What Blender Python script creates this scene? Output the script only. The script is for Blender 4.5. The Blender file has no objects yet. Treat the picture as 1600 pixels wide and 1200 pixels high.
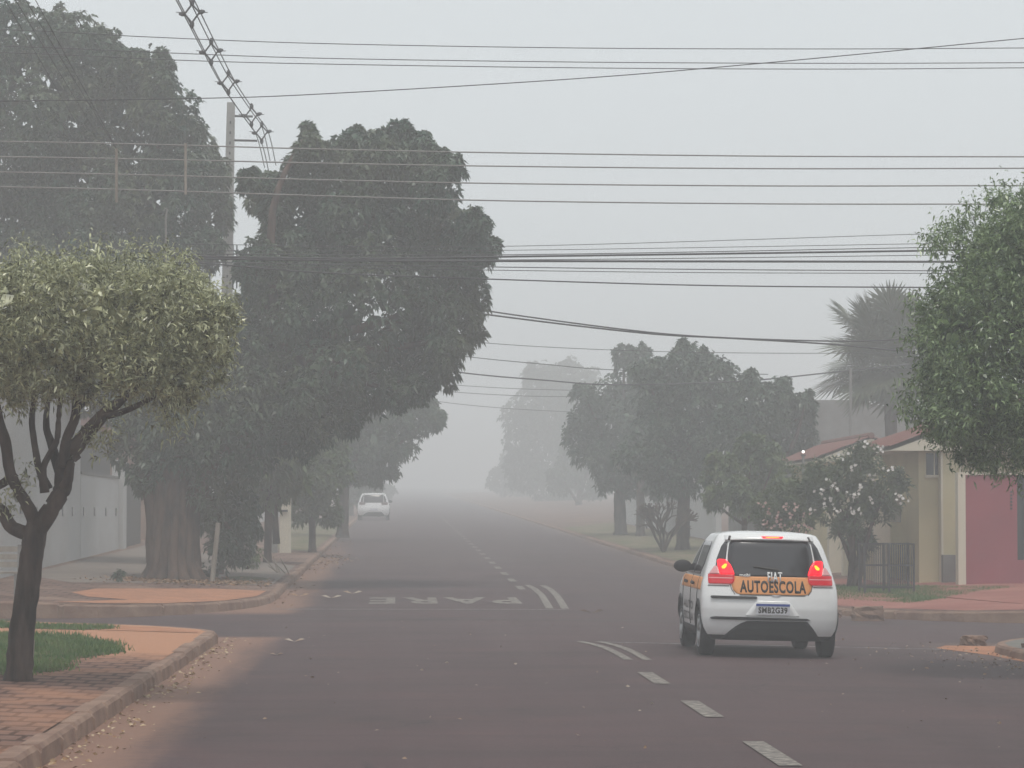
import bpy, bmesh, math, random
import numpy as np
from mathutils import Vector, Matrix, Euler
R = math.radians
SC = bpy.context.scene
COL = SC.collection
# ------------------------------------------------------------------ camera, sky, sun, exposure
CAMZ = 1.65
F = 4600.0                     # focal length in pixels of the 1600 wide photograph
YAW, PITCH = math.atan(176 / F), math.atan(205 / F)
cd = bpy.data.cameras.new('camera'); cam = bpy.data.objects.new('camera', cd); COL.objects.link(cam)
cd.sensor_width = 36; cd.lens = 36 * F / 1600; cd.clip_start = .5; cd.clip_end = 4000
cam.location = (0, 0, CAMZ); cam.rotation_euler = (R(90) + PITCH, 0, -YAW)
SC.camera = cam
CM = cam.rotation_euler.to_matrix()

W = bpy.data.worlds.new('World'); SC.world = W; W.use_nodes = True
nt = W.node_tree; nt.nodes.clear()
sky = nt.nodes.new('ShaderNodeTexSky'); sky.sky_type = 'NISHITA'; sky.sun_disc = False
SUN_EL, SUN_AZ = R(74), R(170)          # azimuth clockwise from +Y : behind the camera, to the right
sky.sun_elevation = SUN_EL; sky.sun_rotation = SUN_AZ; sky.dust_density = 3.0; sky.air_density = 1.0
hs = nt.nodes.new('ShaderNodeHueSaturation'); hs.inputs['Saturation'].default_value = .12
mx = nt.nodes.new('ShaderNodeMix'); mx.data_type = 'RGBA'; mx.inputs[0].default_value = .62
mx.inputs[7].default_value = (6.35, 6.9, 7.15, 1)    # even cloud layer over the clear sky
bg = nt.nodes.new('ShaderNodeBackground'); bg.inputs['Strength'].default_value = .112
wo = nt.nodes.new('ShaderNodeOutputWorld')
nt.links.new(sky.outputs[0], hs.inputs['Color']); nt.links.new(hs.outputs[0], mx.inputs[6])
nt.links.new(mx.outputs[2], bg.inputs[0]); nt.links.new(bg.outputs[0], wo.inputs[0])

sl = bpy.data.lights.new('sun', 'SUN'); sl.energy = 1.3; sl.angle = R(14); sl.color = (1, .95, .88)
so = bpy.data.objects.new('sun', sl); COL.objects.link(so)
sd = Vector((math.sin(SUN_AZ) * math.cos(SUN_EL), math.cos(SUN_AZ) * math.cos(SUN_EL), math.sin(SUN_EL)))
so.rotation_euler = sd.to_track_quat('Z', 'Y').to_euler(); so.location = (0, 0, 60)
SC.view_settings.view_transform = 'Standard'; SC.view_settings.look = 'None'
SC.view_settings.exposure = 0.34; SC.view_settings.gamma = 1
SC.cycles.use_denoising = True
SC.cycles.max_bounces = 6; SC.cycles.diffuse_bounces = 3; SC.cycles.glossy_bounces = 2
SC.cycles.transmission_bounces = 2; SC.cycles.volume_bounces = 2; SC.cycles.transparent_max_bounces = 8
SC.cycles.sample_clamp_indirect = 4
HAZE_D = .0049
rng = np.random.default_rng(7); random.seed(7)

def at(px, py, Y):
    """photograph pixel (1600x1200) -> world point at distance Y along the street"""
    d = CM @ Vector(((px - 800) / F, (600 - py) / F, -1)); k = Y / d.y
    return Vector((d.x * k, Y, CAMZ + d.z * k))
def ppm(Y): return F / Y

# ------------------------------------------------------------------ materials
def mat(name, col, rough=.8, spec=.3, metal=0, noise=0, nscale=5, col2=None, bump=0, bscale=40, emit=None, estr=0,
        trans=0, coords='Object', nstretch=(1, 1, 1), detail=5, coat=0, lo=.35, hi=.65):
    m = bpy.data.materials.new(name); m.use_nodes = True
    t = m.node_tree; b = t.nodes['Principled BSDF']
    b.inputs['Base Color'].default_value = (*col, 1); b.inputs['Roughness'].default_value = rough
    b.inputs['Specular IOR Level'].default_value = spec; b.inputs['Metallic'].default_value = metal
    b.inputs['Coat Weight'].default_value = coat
    if emit: b.inputs['Emission Color'].default_value = (*emit, 1); b.inputs['Emission Strength'].default_value = estr
    tc = t.nodes.new('ShaderNodeTexCoord'); mp = t.nodes.new('ShaderNodeMapping')
    mp.inputs['Scale'].default_value = nstretch; t.links.new(tc.outputs[coords], mp.inputs[0])
    if col2 is not None:
        n = t.nodes.new('ShaderNodeTexNoise'); n.inputs['Scale'].default_value = nscale; n.inputs['Detail'].default_value = detail
        t.links.new(mp.outputs[0], n.inputs['Vector'])
        cr = t.nodes.new('ShaderNodeValToRGB'); cr.color_ramp.elements[0].position = lo; cr.color_ramp.elements[1].position = hi
        cr.color_ramp.elements[0].color = (*col, 1); cr.color_ramp.elements[1].color = (*col2, 1)
        t.links.new(n.outputs[0], cr.inputs[0]); t.links.new(cr.outputs[0], b.inputs['Base Color'])
    if bump:
        n2 = t.nodes.new('ShaderNodeTexNoise'); n2.inputs['Scale'].default_value = bscale; n2.inputs['Detail'].default_value = 6
        t.links.new(mp.outputs[0], n2.inputs['Vector'])
        bp = t.nodes.new('ShaderNodeBump'); bp.inputs['Strength'].default_value = bump; bp.inputs['Distance'].default_value = .02
        t.links.new(n2.outputs[0], bp.inputs['Height']); t.links.new(bp.outputs[0], b.inputs['Normal'])
    if trans:
        tr = t.nodes.new('ShaderNodeBsdfTranslucent'); ms = t.nodes.new('ShaderNodeMixShader'); ms.inputs[0].default_value = trans
        o = t.nodes['Material Output']
        src = b.inputs['Base Color'].links[0].from_socket if b.inputs['Base Color'].links else None
        if src: t.links.new(src, tr.inputs[0])
        else: tr.inputs[0].default_value = (*col, 1)
        t.links.new(b.outputs[0], ms.inputs[1]); t.links.new(tr.outputs[0], ms.inputs[2]); t.links.new(ms.outputs[0], o.inputs[0])
    return m

def nd(t, typ, **kw):
    n = t.nodes.new(typ)
    for k, v in kw.items(): n.inputs[k.replace('_', ' ')].default_value = v
    return n
def noise_mask(t, vec, scale, lo, hi, detail=6, rough=.6):
    n = nd(t, 'ShaderNodeTexNoise', Scale=scale, Detail=detail, Roughness=rough); t.links.new(vec, n.inputs['Vector'])
    r = t.nodes.new('ShaderNodeMapRange'); r.inputs[1].default_value = lo; r.inputs[2].default_value = hi
    r.clamp = True; t.links.new(n.outputs[0], r.inputs[0]); return r.outputs[0]
def mixc(t, fac, a, b, blend='MIX'):
    m = t.nodes.new('ShaderNodeMix'); m.data_type = 'RGBA'; m.blend_type = blend
    if hasattr(fac, 'links') or hasattr(fac, 'is_output'): t.links.new(fac, m.inputs[0])
    else: m.inputs[0].default_value = fac
    for s, i in ((a, 6), (b, 7)):
        if isinstance(s, tuple): m.inputs[i].default_value = (*s, 1)
        else: t.links.new(s, m.inputs[i])
    return m.outputs[2]
def math_(t, op, a, b=None):
    m = t.nodes.new('ShaderNodeMath'); m.operation = op; m.use_clamp = False
    for s, i in ((a, 0), (b, 1)):
        if s is None: continue
        if isinstance(s, (int, float)): m.inputs[i].default_value = s
        else: t.links.new(s, m.inputs[i])
    return m.outputs[0]
def ramp(t, v, lo, hi):
    r = t.nodes.new('ShaderNodeMapRange'); r.inputs[1].default_value = lo; r.inputs[2].default_value = hi
    r.interpolation_type = 'SMOOTHSTEP'; t.links.new(v, r.inputs[0]); return r.outputs[0]
def base_mat(name, rough=.9, spec=.2):
    m = bpy.data.materials.new(name); m.use_nodes = True; t = m.node_tree; b = t.nodes['Principled BSDF']
    b.inputs['Roughness'].default_value = rough; b.inputs['Specular IOR Level'].default_value = spec
    g = t.nodes.new('ShaderNodeNewGeometry'); s = t.nodes.new('ShaderNodeSeparateXYZ'); t.links.new(g.outputs['Position'], s.inputs[0])
    return m, t, b, g.outputs['Position'], s.outputs
def add_bump(t, b, vec, scale, strength, dist=.01, extra=None):
    n = nd(t, 'ShaderNodeTexNoise', Scale=scale, Detail=8, Roughness=.7); t.links.new(vec, n.inputs['Vector'])
    h = n.outputs[0]
    if extra is not None: h = math_(t, 'ADD', h, extra)
    bp = nd(t, 'ShaderNodeBump', Strength=strength, Distance=dist); t.links.new(h, bp.inputs['Height']); t.links.new(bp.outputs[0], b.inputs['Normal'])

def asphalt():
    m, t, b, P, S = base_mat('asphalt', .85, .35)
    big = noise_mask(t, P, .35, .35, .7); fine = noise_mask(t, P, 38, .3, .75, 4); mid = noise_mask(t, P, 2.2, .4, .65)
    c = mixc(t, big, (0.046, 0.029, 0.031), (0.089, 0.050, 0.053))
    c = mixc(t, math_(t, 'MULTIPLY', mid, .6), c, (0.077, 0.049, 0.050))
    c = mixc(t, math_(t, 'MULTIPLY', fine, .40), c, (0.104, 0.071, 0.068))
    wv = nd(t, 'ShaderNodeTexNoise', Scale=1.3, Detail=4); t.links.new(P, wv.inputs['Vector'])
    wm = t.nodes.new('ShaderNodeMix'); wm.data_type = 'VECTOR'; wm.inputs[0].default_value = .35; t.links.new(P, wm.inputs[4]); t.links.new(wv.outputs['Color'], wm.inputs[5])
    vo = nd(t, 'ShaderNodeTexVoronoi', Scale=.75); vo.feature = 'DISTANCE_TO_EDGE'; t.links.new(wm.outputs[1], vo.inputs['Vector'])
    crk = math_(t, 'MULTIPLY', math_(t, 'SUBTRACT', 1.0, ramp(t, vo.outputs['Distance'], .004, .016)), noise_mask(t, P, .4, .5, .62)); c = mixc(t, math_(t, 'MULTIPLY', crk, .6), c, (0.029, 0.024, 0.025))
    ag = nd(t, 'ShaderNodeTexVoronoi', Scale=55); t.links.new(P, ag.inputs['Vector']); c = mixc(t, .35, c, mixc(t, ramp(t, ag.outputs['Distance'], .1, .6), (1.5, 1.45, 1.4), (0.491, 0.444, 0.458)), 'MULTIPLY')
    # lengthwise wear : tyre tracks polished a little lighter
    mp = nd(t, 'ShaderNodeMapping'); mp.inputs['Scale'].default_value = (1.1, .03, 1); t.links.new(P, mp.inputs[0])
    tr = noise_mask(t, mp.outputs[0], 1.3, .45, .7, 3); c = mixc(t, math_(t, 'MULTIPLY', tr, .30), c, (0.089, 0.059, 0.058))
    mp3 = nd(t, 'ShaderNodeMapping'); mp3.inputs['Scale'].default_value = (.12, 1.2, 1); t.links.new(P, mp3.inputs[0])
    pt = noise_mask(t, mp3.outputs[0], 1.0, .52, .6, 3); c = mixc(t, math_(t, 'MULTIPLY', pt, .3), c, (0.039, 0.026, 0.027))
    # red dust gathered along the left kerb line
    mpe = nd(t, 'ShaderNodeMapping'); mpe.inputs['Scale'].default_value = (1, .10, 1); t.links.new(P, mpe.inputs[0])
    e = math_(t, 'ADD', S[0], math_(t, 'ADD', math_(t, 'MULTIPLY', noise_mask(t, mpe.outputs[0], 1.6, .25, .75, 9), -.45), math_(t, 'MULTIPLY', noise_mask(t, P, 7, .3, .7, 6), -.15)))
    d = math_(t, 'SUBTRACT', 1.0, ramp(t, e, -2.35, -1.75))
    d = math_(t, 'MULTIPLY', d, math_(t, 'SUBTRACT', 1.0, ramp(t, S[1], 60, 120)))
    offx = math_(t, 'SUBTRACT', 1.0, math_(t, 'MULTIPLY', ramp(t, S[1], 39.6, 40.6), math_(t, 'SUBTRACT', 1.0, ramp(t, S[1], 48.5, 51))))
    d = math_(t, 'MULTIPLY', d, offx); c = mixc(t, math_(t, 'MULTIPLY', d, .85), c, (.235, .130, .090))
    d2 = ramp(t, math_(t, 'ADD', S[0], math_(t, 'MULTIPLY', noise_mask(t, P, 1.1, .2, .8), -.8)), 6.2, 7.4)
    c = mixc(t, math_(t, 'MULTIPLY', math_(t, 'MULTIPLY', d2, offx), .5), c, (.17, .115, .09))
    dst = noise_mask(t, P, .9, .55, .75); c = mixc(t, math_(t, 'MULTIPLY', dst, .22), c, (0.133, 0.062, 0.048))
    t.links.new(c, b.inputs['Base Color']); add_bump(t, b, P, 60, .5, .006); return m

def pavement(name, tone, dust, bricks=True, dust_lo=.45, dust_hi=.6, yfade=None, scale=1.0):
    m, t, b, P, S = base_mat(name, .92, .15)
    c = mixc(t, noise_mask(t, P, 1.5, .3, .7), tuple(x * .75 for x in tone), tone)
    h = None
    if bricks:
        mp = nd(t, 'ShaderNodeMapping'); mp.inputs['Rotation'].default_value = (0, 0, R(2)); mp.inputs['Scale'].default_value = (1, .36, 1); t.links.new(P, mp.inputs[0])
        wn = nd(t, 'ShaderNodeTexNoise', Scale=1.2); t.links.new(P, wn.inputs['Vector'])
        wv = t.nodes.new('ShaderNodeMix'); wv.data_type = 'VECTOR'; wv.inputs[0].default_value = .05
        t.links.new(mp.outputs[0], wv.inputs[4]); t.links.new(wn.outputs['Color'], wv.inputs[5])
        br = nd(t, 'ShaderNodeTexBrick', Scale=1.0); br.inputs['Mortar Size'].default_value = .020; br.inputs['Brick Width'].default_value = .22 * scale
        br.inputs['Row Height'].default_value = .15 * scale
        br.inputs['Color1'].default_value = (1, 1, 1, 1); br.inputs['Color2'].default_value = (.86, .85, .85, 1); br.inputs['Mortar'].default_value = (.26, .24, .24, 1)
        t.links.new(wv.outputs[1], br.inputs['Vector']); c = mixc(t, .9, c, br.outputs[0], 'MULTIPLY'); h = math_(t, 'MULTIPLY', br.outputs['Fac'], -2)
    dm = noise_mask(t, P, .55, dust_lo, dust_hi, 8)
    if yfade: dm = math_(t, 'MAXIMUM', math_(t, 'MULTIPLY', dm, .6), ramp(t, math_(t, 'ADD', S[1], math_(t, 'MULTIPLY', noise_mask(t, P, 1.3, .2, .8), 3)), yfade[0], yfade[1]))
    c = mixc(t, dm, c, dust)
    c = mixc(t, math_(t, 'MULTIPLY', noise_mask(t, P, 30, .45, .8), .35), c, tuple(x * .55 for x in dust))
    t.links.new(c, b.inputs['Base Color']); add_bump(t, b, P, 45, .5, .008, h); return m

M = {}
M['asphalt'] = asphalt()
M['pave_near'] = pavement('pavers_with_red_dust', (.20, .118, .092), (.40, .205, .125), True, .48, .66, (31.2, 34.5))
M['pave_far'] = pavement('worn_paving', (0.195, 0.122, 0.098), (0.258, 0.172, 0.129), True, .5, .7, None, 1.6)
M['pave_red'] = pavement('red_pavement', (0.281, 0.109, 0.090), (0.328, 0.148, 0.117), False, .4, .7)
M['concrete_pave'] = pavement('grey_concrete_slab', (0.195, 0.188, 0.172), (0.242, 0.215, 0.184), False, .5, .7)
M['drive'] = mat('brownish_concrete', (.17, .145, .13), .9, .15, col2=(.21, .175, .15), nscale=1.2, bump=.2)
M['dust'] = mat('red_dust', (0.406, 0.195, 0.117), .95, .1, col2=(0.312, 0.156, 0.098), nscale=3, bump=.4)
M['kerb'] = mat('old_kerb_concrete', (0.27, 0.18, 0.135), .9, .2, col2=(0.188, 0.117, 0.090), nscale=3.5, bump=.6, bscale=25)
M['earth'] = mat('earth', (0.125, 0.066, 0.043), .95, .1, col2=(0.086, 0.078, 0.039), nscale=.6, bump=.3)
M['grass'] = mat('grass_blades', (.05, .125, .03), .6, .3, col2=(.13, .19, .06), nscale=2.5, trans=.25)
M['lawn'] = mat('turf_soil', (.05, .085, .025), .95, .1, col2=(.10, .07, .04), nscale=8)
M['paint'] = mat('worn_road_paint', (.27, .245, .21), .8, .2, col2=(.12, .105, .10), nscale=14, detail=10, lo=.38, hi=.58)
M['paint_thin'] = mat('faded_road_paint', (.25, .235, .22), .8, .2, col2=(.09, .078, .078), nscale=9, detail=8, lo=.42, hi=.6)
M['seam'] = mat('dusty_gutter_seam', (.105, .092, .088), .9, .2, col2=(.075, .065, .065), nscale=5, lo=.4, hi=.6)
M['bark'] = mat('dark_bark', (.022, .016, .014), .9, .2, col2=(.085, .06, .05), nscale=9, nstretch=(1, 1, .25), bump=1.0, bscale=22)
M['bark2'] = mat('grey_brown_bark', (.032, .024, .021), .9, .2, col2=(.115, .075, .058), nscale=5, nstretch=(1, 1, .35), bump=1.0, bscale=9)
def leafmat(n, c, c2, sc=2.2, tr=.25, rough=.42, spec=.5): return mat(n, c, rough, spec, col2=c2, nscale=sc, trans=tr, detail=8, lo=.36, hi=.64)
M['leaf_ficus'] = leafmat('ficus_leaves', (.075, .085, .04), (.60, .61, .36), 9.0, .2, .33, .8)
M['leaf_ficus2'] = leafmat('green_ficus_leaves', (.034, .078, .026), (.29, .39, .17), 9.0, .2, .33, .8)
M['leaf_big'] = leafmat('broad_dark_leaves', (.018, .066, .036), (.080, .098, .045), .6, .15)
M['leaf_dark'] = leafmat('dark_tree_leaves', (.018, .055, .028), (.05, .085, .038), 1.2, .15)
M['leaf_mid'] = leafmat('mid_green_leaves', (.060, .105, .036), (.13, .165, .06), 1.5)
M['leaf_olive'] = leafmat('oleander_leaves', (.050, .080, .036), (.10, .135, .055), 2.5)
M['leaf_palm'] = leafmat('palm_leaves', (.07, .09, .05), (.12, .13, .08), 1.0, .15)
M['deadleaf'] = mat('dry_fallen_leaves', (.26, .15, .075), .8, .2, col2=(.50, .40, .27), nscale=25, lo=.4, hi=.6)
M['deadbrown'] = mat('brown_leaf_litter', (.20, .11, .06), .9, .15, col2=(.34, .22, .14), nscale=20, lo=.4, hi=.6)
M['deadpale'] = mat('pale_litter', (.34, .29, .24), .8, .2, col2=(.25, .16, .10), nscale=9, lo=.4, hi=.6)
M['petal'] = mat('white_petals', (.78, .75, .72), .6, .2, trans=.3)
M['petal_pink'] = mat('pink_petals', (.60, .42, .38), .6, .2, trans=.3)
M['white_wall'] = mat('white_render', (.50, .50, .50), .9, .2, col2=(.44, .435, .425), nscale=.5, bump=.05, lo=.3, hi=.7)
M['cream'] = mat('cream_render', (.60, .53, .34), .9, .2, col2=(.50, .44, .28), nscale=1.1, lo=.3, hi=.75)
M['cream2'] = mat('pale_trim', (.62, .57, .46), .9, .2)
M['pink'] = mat('pink_painted_wall', (.33, .085, .105), .85, .25, col2=(.25, .07, .085), nscale=.9, lo=.3, hi=.75)
M['tile'] = mat('clay_roof_tiles', (0.165, 0.085, 0.072), .85, .2, col2=(0.172, 0.066, 0.055), nscale=4)
M['darkglass'] = mat('dark_window_glass', (.03, .035, .04), .15, .5)
M['darkmetal'] = mat('dark_painted_metal', (.035, .035, .038), .5, .4)
M['grey'] = mat('weathered_concrete', (0.234, 0.227, 0.219), .9, .2, col2=(0.172, 0.164, 0.156), nscale=2.5)
M['pole'] = mat('pole_concrete', (.40, .39, .37), .9, .2, col2=(.30, .29, .28), nscale=3)
M['wire'] = mat('cable_sheath', (.06, .06, .063), .7, .3)
M['wire_al'] = mat('aluminium_cable', (.24, .23, .22), .6, .3)
M['wood'] = mat('weathered_wood', (.34, .30, .26), .9, .2, col2=(.2, .17, .14), nscale=6, nstretch=(1, 1, .2))
M['lampwhite'] = mat('lit_wall_lamp', (1, 1, 1), .5, .2, emit=(1, .98, .92), estr=1.5)

# ------------------------------------------------------------------ object helpers
def link(o, parent=None):
    COL.objects.link(o)
    if parent is not None: o.parent = parent
    return o
def tag(o, label, cat, group=None, kind=None):
    o['label'] = label; o['category'] = cat
    if group: o['group'] = group
    if kind: o['kind'] = kind
    return o
def empty(name, loc, label, cat, group=None, rz=0):
    o = bpy.data.objects.new(name, None); o.location = loc; o.rotation_euler = (0, 0, rz); o.empty_display_size = .3
    COL.objects.link(o); return tag(o, label, cat, group)
def mesh_np(name, v, f, m, parent=None, smooth=False, origin=None):
    v = np.asarray(v, dtype=np.float32).reshape(-1, 3)
    if origin is not None: v = v - np.asarray(origin, dtype=np.float32)
    me = bpy.data.meshes.new(name); f = np.asarray(f, dtype=np.int32); k = f.shape[1]
    me.vertices.add(len(v)); me.vertices.foreach_set('co', v.ravel())
    me.loops.add(f.size); me.loops.foreach_set('vertex_index', f.ravel())
    me.polygons.add(len(f)); me.polygons.foreach_set('loop_start', np.arange(0, f.size, k, dtype=np.int32))
    me.polygons.foreach_set('loop_total', np.full(len(f), k, dtype=np.int32))
    if smooth: me.polygons.foreach_set('use_smooth', np.ones(len(f), dtype=bool))
    me.update(calc_edges=True); me.validate()
    for mm in (m if isinstance(m, (list, tuple)) else [m]): me.materials.append(mm)
    return link(bpy.data.objects.new(name, me), parent)
class MB:
    """collects boxes, tubes and prisms, builds ONE mesh"""
    def __init__(s): s.v = []; s.f = []
    def add(s, v, f):
        n = len(s.v); s.v += [tuple(p) for p in v]; s.f += [tuple(i + n for i in q) for q in f]; return s
    def box(s, x0, x1, y0, y1, z0, z1):
        v = [(x, y, z) for z in (z0, z1) for y in (y0, y1) for x in (x0, x1)]
        return s.add(v, [(0, 2, 3, 1), (4, 5, 7, 6), (0, 1, 5, 4), (2, 6, 7, 3), (0, 4, 6, 2), (1, 3, 7, 5)])
    def tube(s, pts, rad, n=8, cap=True, jit=0):
        pts = [Vector(p) for p in pts]; rad = rad if isinstance(rad, (list, tuple)) else [rad] * len(pts)
        v = []; f = []; up = Vector((0.13, .05, 1)).normalized()
        for i, p in enumerate(pts):
            d = (pts[min(i + 1, len(pts) - 1)] - pts[max(i - 1, 0)]).normalized()
            a = d.cross(Vector((1, 0, .1)) if abs(d.z) > .8 else up).normalized(); b = d.cross(a).normalized()
            for k in range(n):
                t = 2 * math.pi * k / n; r = rad[i] * (1 + jit * random.uniform(-1, 1)); v.append(p + a * (r * math.cos(t)) + b * (r * math.sin(t)))
        for i in range(len(pts) - 1):
            for k in range(n):
                f.append((i * n + k, i * n + (k + 1) % n, (i + 1) * n + (k + 1) % n, (i + 1) * n + k))
        if cap: f.append(tuple(range(n))[::-1]); f.append(tuple((len(pts) - 1) * n + k for k in range(n)))
        return s.add(v, f)
    def prism(s, poly, y0, y1):            # poly in x,z extruded along y
        n = len(poly); v = [(x, y0, z) for x, z in poly] + [(x, y1, z) for x, z in poly]
        return s.add(v, [tuple(range(n)), tuple(range(n, 2 * n))[::-1]] + [(i, i + n, (i + 1) % n + n, (i + 1) % n) for i in range(n)])
    def build(s, name, m, parent=None, smooth=False, bevel=0, origin=None):
        me = bpy.data.meshes.new(name); o0 = Vector(origin) if origin is not None else Vector((0, 0, 0))
        me.from_pydata([tuple(Vector(p) - o0) for p in s.v], [], s.f)
        bm = bmesh.new(); bm.from_mesh(me); bmesh.ops.recalc_face_normals(bm, faces=bm.faces); bm.to_mesh(me); bm.free()
        if smooth: me.polygons.foreach_set('use_smooth', [True] * len(me.polygons))
        for mm in (m if isinstance(m, (list, tuple)) else [m]): me.materials.append(mm)
        o = link(bpy.data.objects.new(name, me), parent)
        if bevel:
            b = o.modifiers.new('bevel', 'BEVEL'); b.width = bevel; b.segments = 2; b.limit_method = 'ANGLE'
        return o
def catmull(pts, rad, k=5):
    P = [Vector(p) for p in pts]; out = []; ro = []
    for i in range(len(P) - 1):
        p0, p1, p2, p3 = P[max(i - 1, 0)], P[i], P[i + 1], P[min(i + 2, len(P) - 1)]
        for j in range(k):
            t = j / k
            out.append(.5 * ((2 * p1) + (p2 - p0) * t + (2 * p0 - 5 * p1 + 4 * p2 - p3) * t * t + (3 * p1 - p0 - 3 * p2 + p3) * t ** 3))
            ro.append(rad[i] * (1 - t) + rad[i + 1] * t)
    out.append(P[-1]); ro.append(rad[-1]); return out, ro

# ------------------------------------------------------------------ terrain heights
LK, CL, RK = -2.36, 2.58, 7.52           # left kerb, centre line, right kerb
XN, XF = 40.0, 47.5                       # near and far edge of the crossing street
def g(y):
    y = np.asarray(y, dtype=float); t = np.clip(y - 51, 0, None)
    s = np.where(t < 6, .012 * t * t / 12, .012 * (t - 3))
    return np.minimum(s, 10.2)
def road(x, y):
    x = np.asarray(x, dtype=float); return g(y) - .02 * np.clip(x - CL, 0, 4.94)
def side(x, y, left):
    x = np.asarray(x, dtype=float); d = (LK - x) if left else (x - RK)
    return g(y) + (.0 if left else -.1) + (.135 if left else .11) + .032 * np.clip(d, 0, 9)

def sheet(name, xs, ys, zf, m, kind='structure'):
    X, Y = np.meshgrid(xs, ys); Z = zf(X, Y); v = np.stack([X, Y, Z], -1).reshape(-1, 3)
    nx, ny = len(xs), len(ys); i = np.arange((ny - 1) * (nx - 1)); a = (i // (nx - 1)) * nx + i % (nx - 1)
    f = np.stack([a, a + 1, a + nx + 1, a + nx], -1); o = mesh_np(name, v, f, m); o['kind'] = kind; return o
ys_long = np.concatenate([np.arange(-40, 50, 5), np.arange(50, 60, 1), np.arange(60, 330, 10), np.linspace(330, 1590, 20)])
sheet('ground', np.array([-180, -60, -20, -2.3, 2.58, 7.5, 20, 60, 180.]), ys_long, lambda X, Y: road(X, Y) - .12, M['earth'])
sheet('road', np.linspace(-2.6, 7.8, 14), ys_long, road, M['asphalt'])
for nm, xs in (('crossing_street', np.linspace(-120, -2.6, 30)), ('crossing_street', np.linspace(7.8, 120, 30))):
    sheet(nm, xs, np.linspace(XN - 1.2, XF + 9, 16), lambda X, Y: road(X, Y), M['asphalt'])

def kerb_outline(left, y0, y1, near_corner, far_corner, xfar=60):
    """polyline of a block's kerb ; corners are (rx, ry) or None"""
    sx = -1 if left else 1; xk = LK if left else RK; pts = []
    if near_corner:
        rx, ry = near_corner
        pts += [(xk + sx * x, y0) for x in np.linspace(xfar, rx, 40)]
        pts += [(xk + sx * rx * (1 - math.cos(a)) , y0 + ry * (1 - math.sin(a))) for a in np.linspace(R(90), 0, 10)[1:]]
        y0 += ry
    else: pts += [(xk, y0)]
    if far_corner:
        rx, ry = far_corner; pts += [(xk, y) for y in np.arange(y0 + 1.1, y1 - ry, 1.1)]
        pts += [(xk + sx * rx * (1 - math.cos(a)), y1 - ry + ry * math.sin(a)) for a in np.linspace(0, R(90), 10)]
        pts += [(xk + sx * x, y1) for x in np.linspace(rx, xfar, 40)[1:]]
    else: pts += [(xk, y) for y in np.concatenate([np.arange(y0 + 1.1, 130, 1.1), np.arange(130, y1, 12)])]
    return pts
def block(left, y0, y1, nc, fc, m, xfar=60, rough=.005):
    out = kerb_outline(left, y0, y1, nc, fc, xfar); sx = -1 if left else 1
    # kerb stones : wobbly strip 14 cm wide with a face down to the road
    fine = []
    for i in range(len(out) - 1):
        a, b = Vector(out[i]), Vector(out[i + 1]); L = (b - a).length; fine.append((*a, 0))
        if .8 < L < 3: fine += [(*a.lerp(b, .93), 0), (*a.lerp(b, .945), 1), (*a.lerp(b, .985), 1)]
    fine.append((*out[-1], 0)); joint = [q[2] for q in fine]; out2 = [(q[0], q[1]) for q in fine]
    n = len(out2); v = []; f = []; jx = jz = 0; outk, out = out, out2
    for i, (x, y) in enumerate(out):
        a = Vector((*out[max(i - 1, 0)], 0)); b = Vector((*out[min(i + 1, n - 1)], 0)); d = (b - a).normalized()
        nrm = Vector((-d.y, d.x, 0)) * (1 if left else -1)
        if joint[i] == 0 and joint[i - 1] == 1: jx0, jz0 = random.gauss(0, rough * 1.6), random.gauss(0, rough)
        elif i == 0: jx0 = jz0 = 0
        jx, jz = jx0 + joint[i] * .022, jz0 - joint[i] * .022
        p = Vector((x, y, 0)); z = float(side(x, y, left)); rz = float(road(x, y)) - .06
        for off, zz in ((.025, rz), (.0 , z - .025 + jz), (-.025, z + .004 + jz), (-.15, z + .004 + jz), (-.16, z - .06)):
            q = p - nrm * (off + jx * (1 if zz > rz else 0)); v.append((q.x, q.y, zz))
    for i in range(n - 1):
        for k in range(4): f.append((i * 5 + k, i * 5 + k + 1, i * 5 + k + 6, i * 5 + k + 5))
    mb = MB().add(v, f); k = mb.build('kerb', M['kerb']); k['kind'] = 'structure'
    # pavement rows
    def edge(y):
        xk = LK if left else RK
        if nc and y < y0 + nc[1]:
            s = 1 - (y - y0) / nc[1]; return xk + sx * nc[0] * (1 - math.sqrt(max(0, 1 - s * s)))
        if fc and y > y1 - fc[1]:
            s = (y - (y1 - fc[1])) / fc[1]; return xk + sx * nc_(fc[0], s)
        return xk
    def nc_(rx, s): return rx * (1 - math.sqrt(max(0, 1 - s * s)))
    ys = list(np.linspace(y0 + .12, min(y1 - .12, y0 + 14), 60)) + list(np.linspace(min(y1 - .12, y0 + 14), y1 - .12, 60))[1:]
    ts = np.array([0, .3, 1, 2, 3, 4, 6, 8, 10, 14, 25, xfar]); v = []
    for y in ys:
        e = edge(y) + sx * .12
        for t in ts: x = e + sx * t; v.append((x, y, float(side(x, y, left))))
    nx = len(ts); f = [(j * nx + i, j * nx + i + 1, (j + 1) * nx + i + 1, (j + 1) * nx + i) for j in range(len(ys) - 1) for i in range(nx - 1)]
    o = MB().add(v, f).build('pavement', m); o['kind'] = 'structure'
block(True, -20, XN, None, (1.5, 1.6), M['pave_near'])
block(True, XF, 500, (3.0, 9.0), None, M['pave_far'])
block(False, -20, XN - .8, None, (1.8, 2.5), M['concrete_pave'])
block(False, XF - .2, 500, (3.5, 6.0), None, M['pave_far'])

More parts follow.
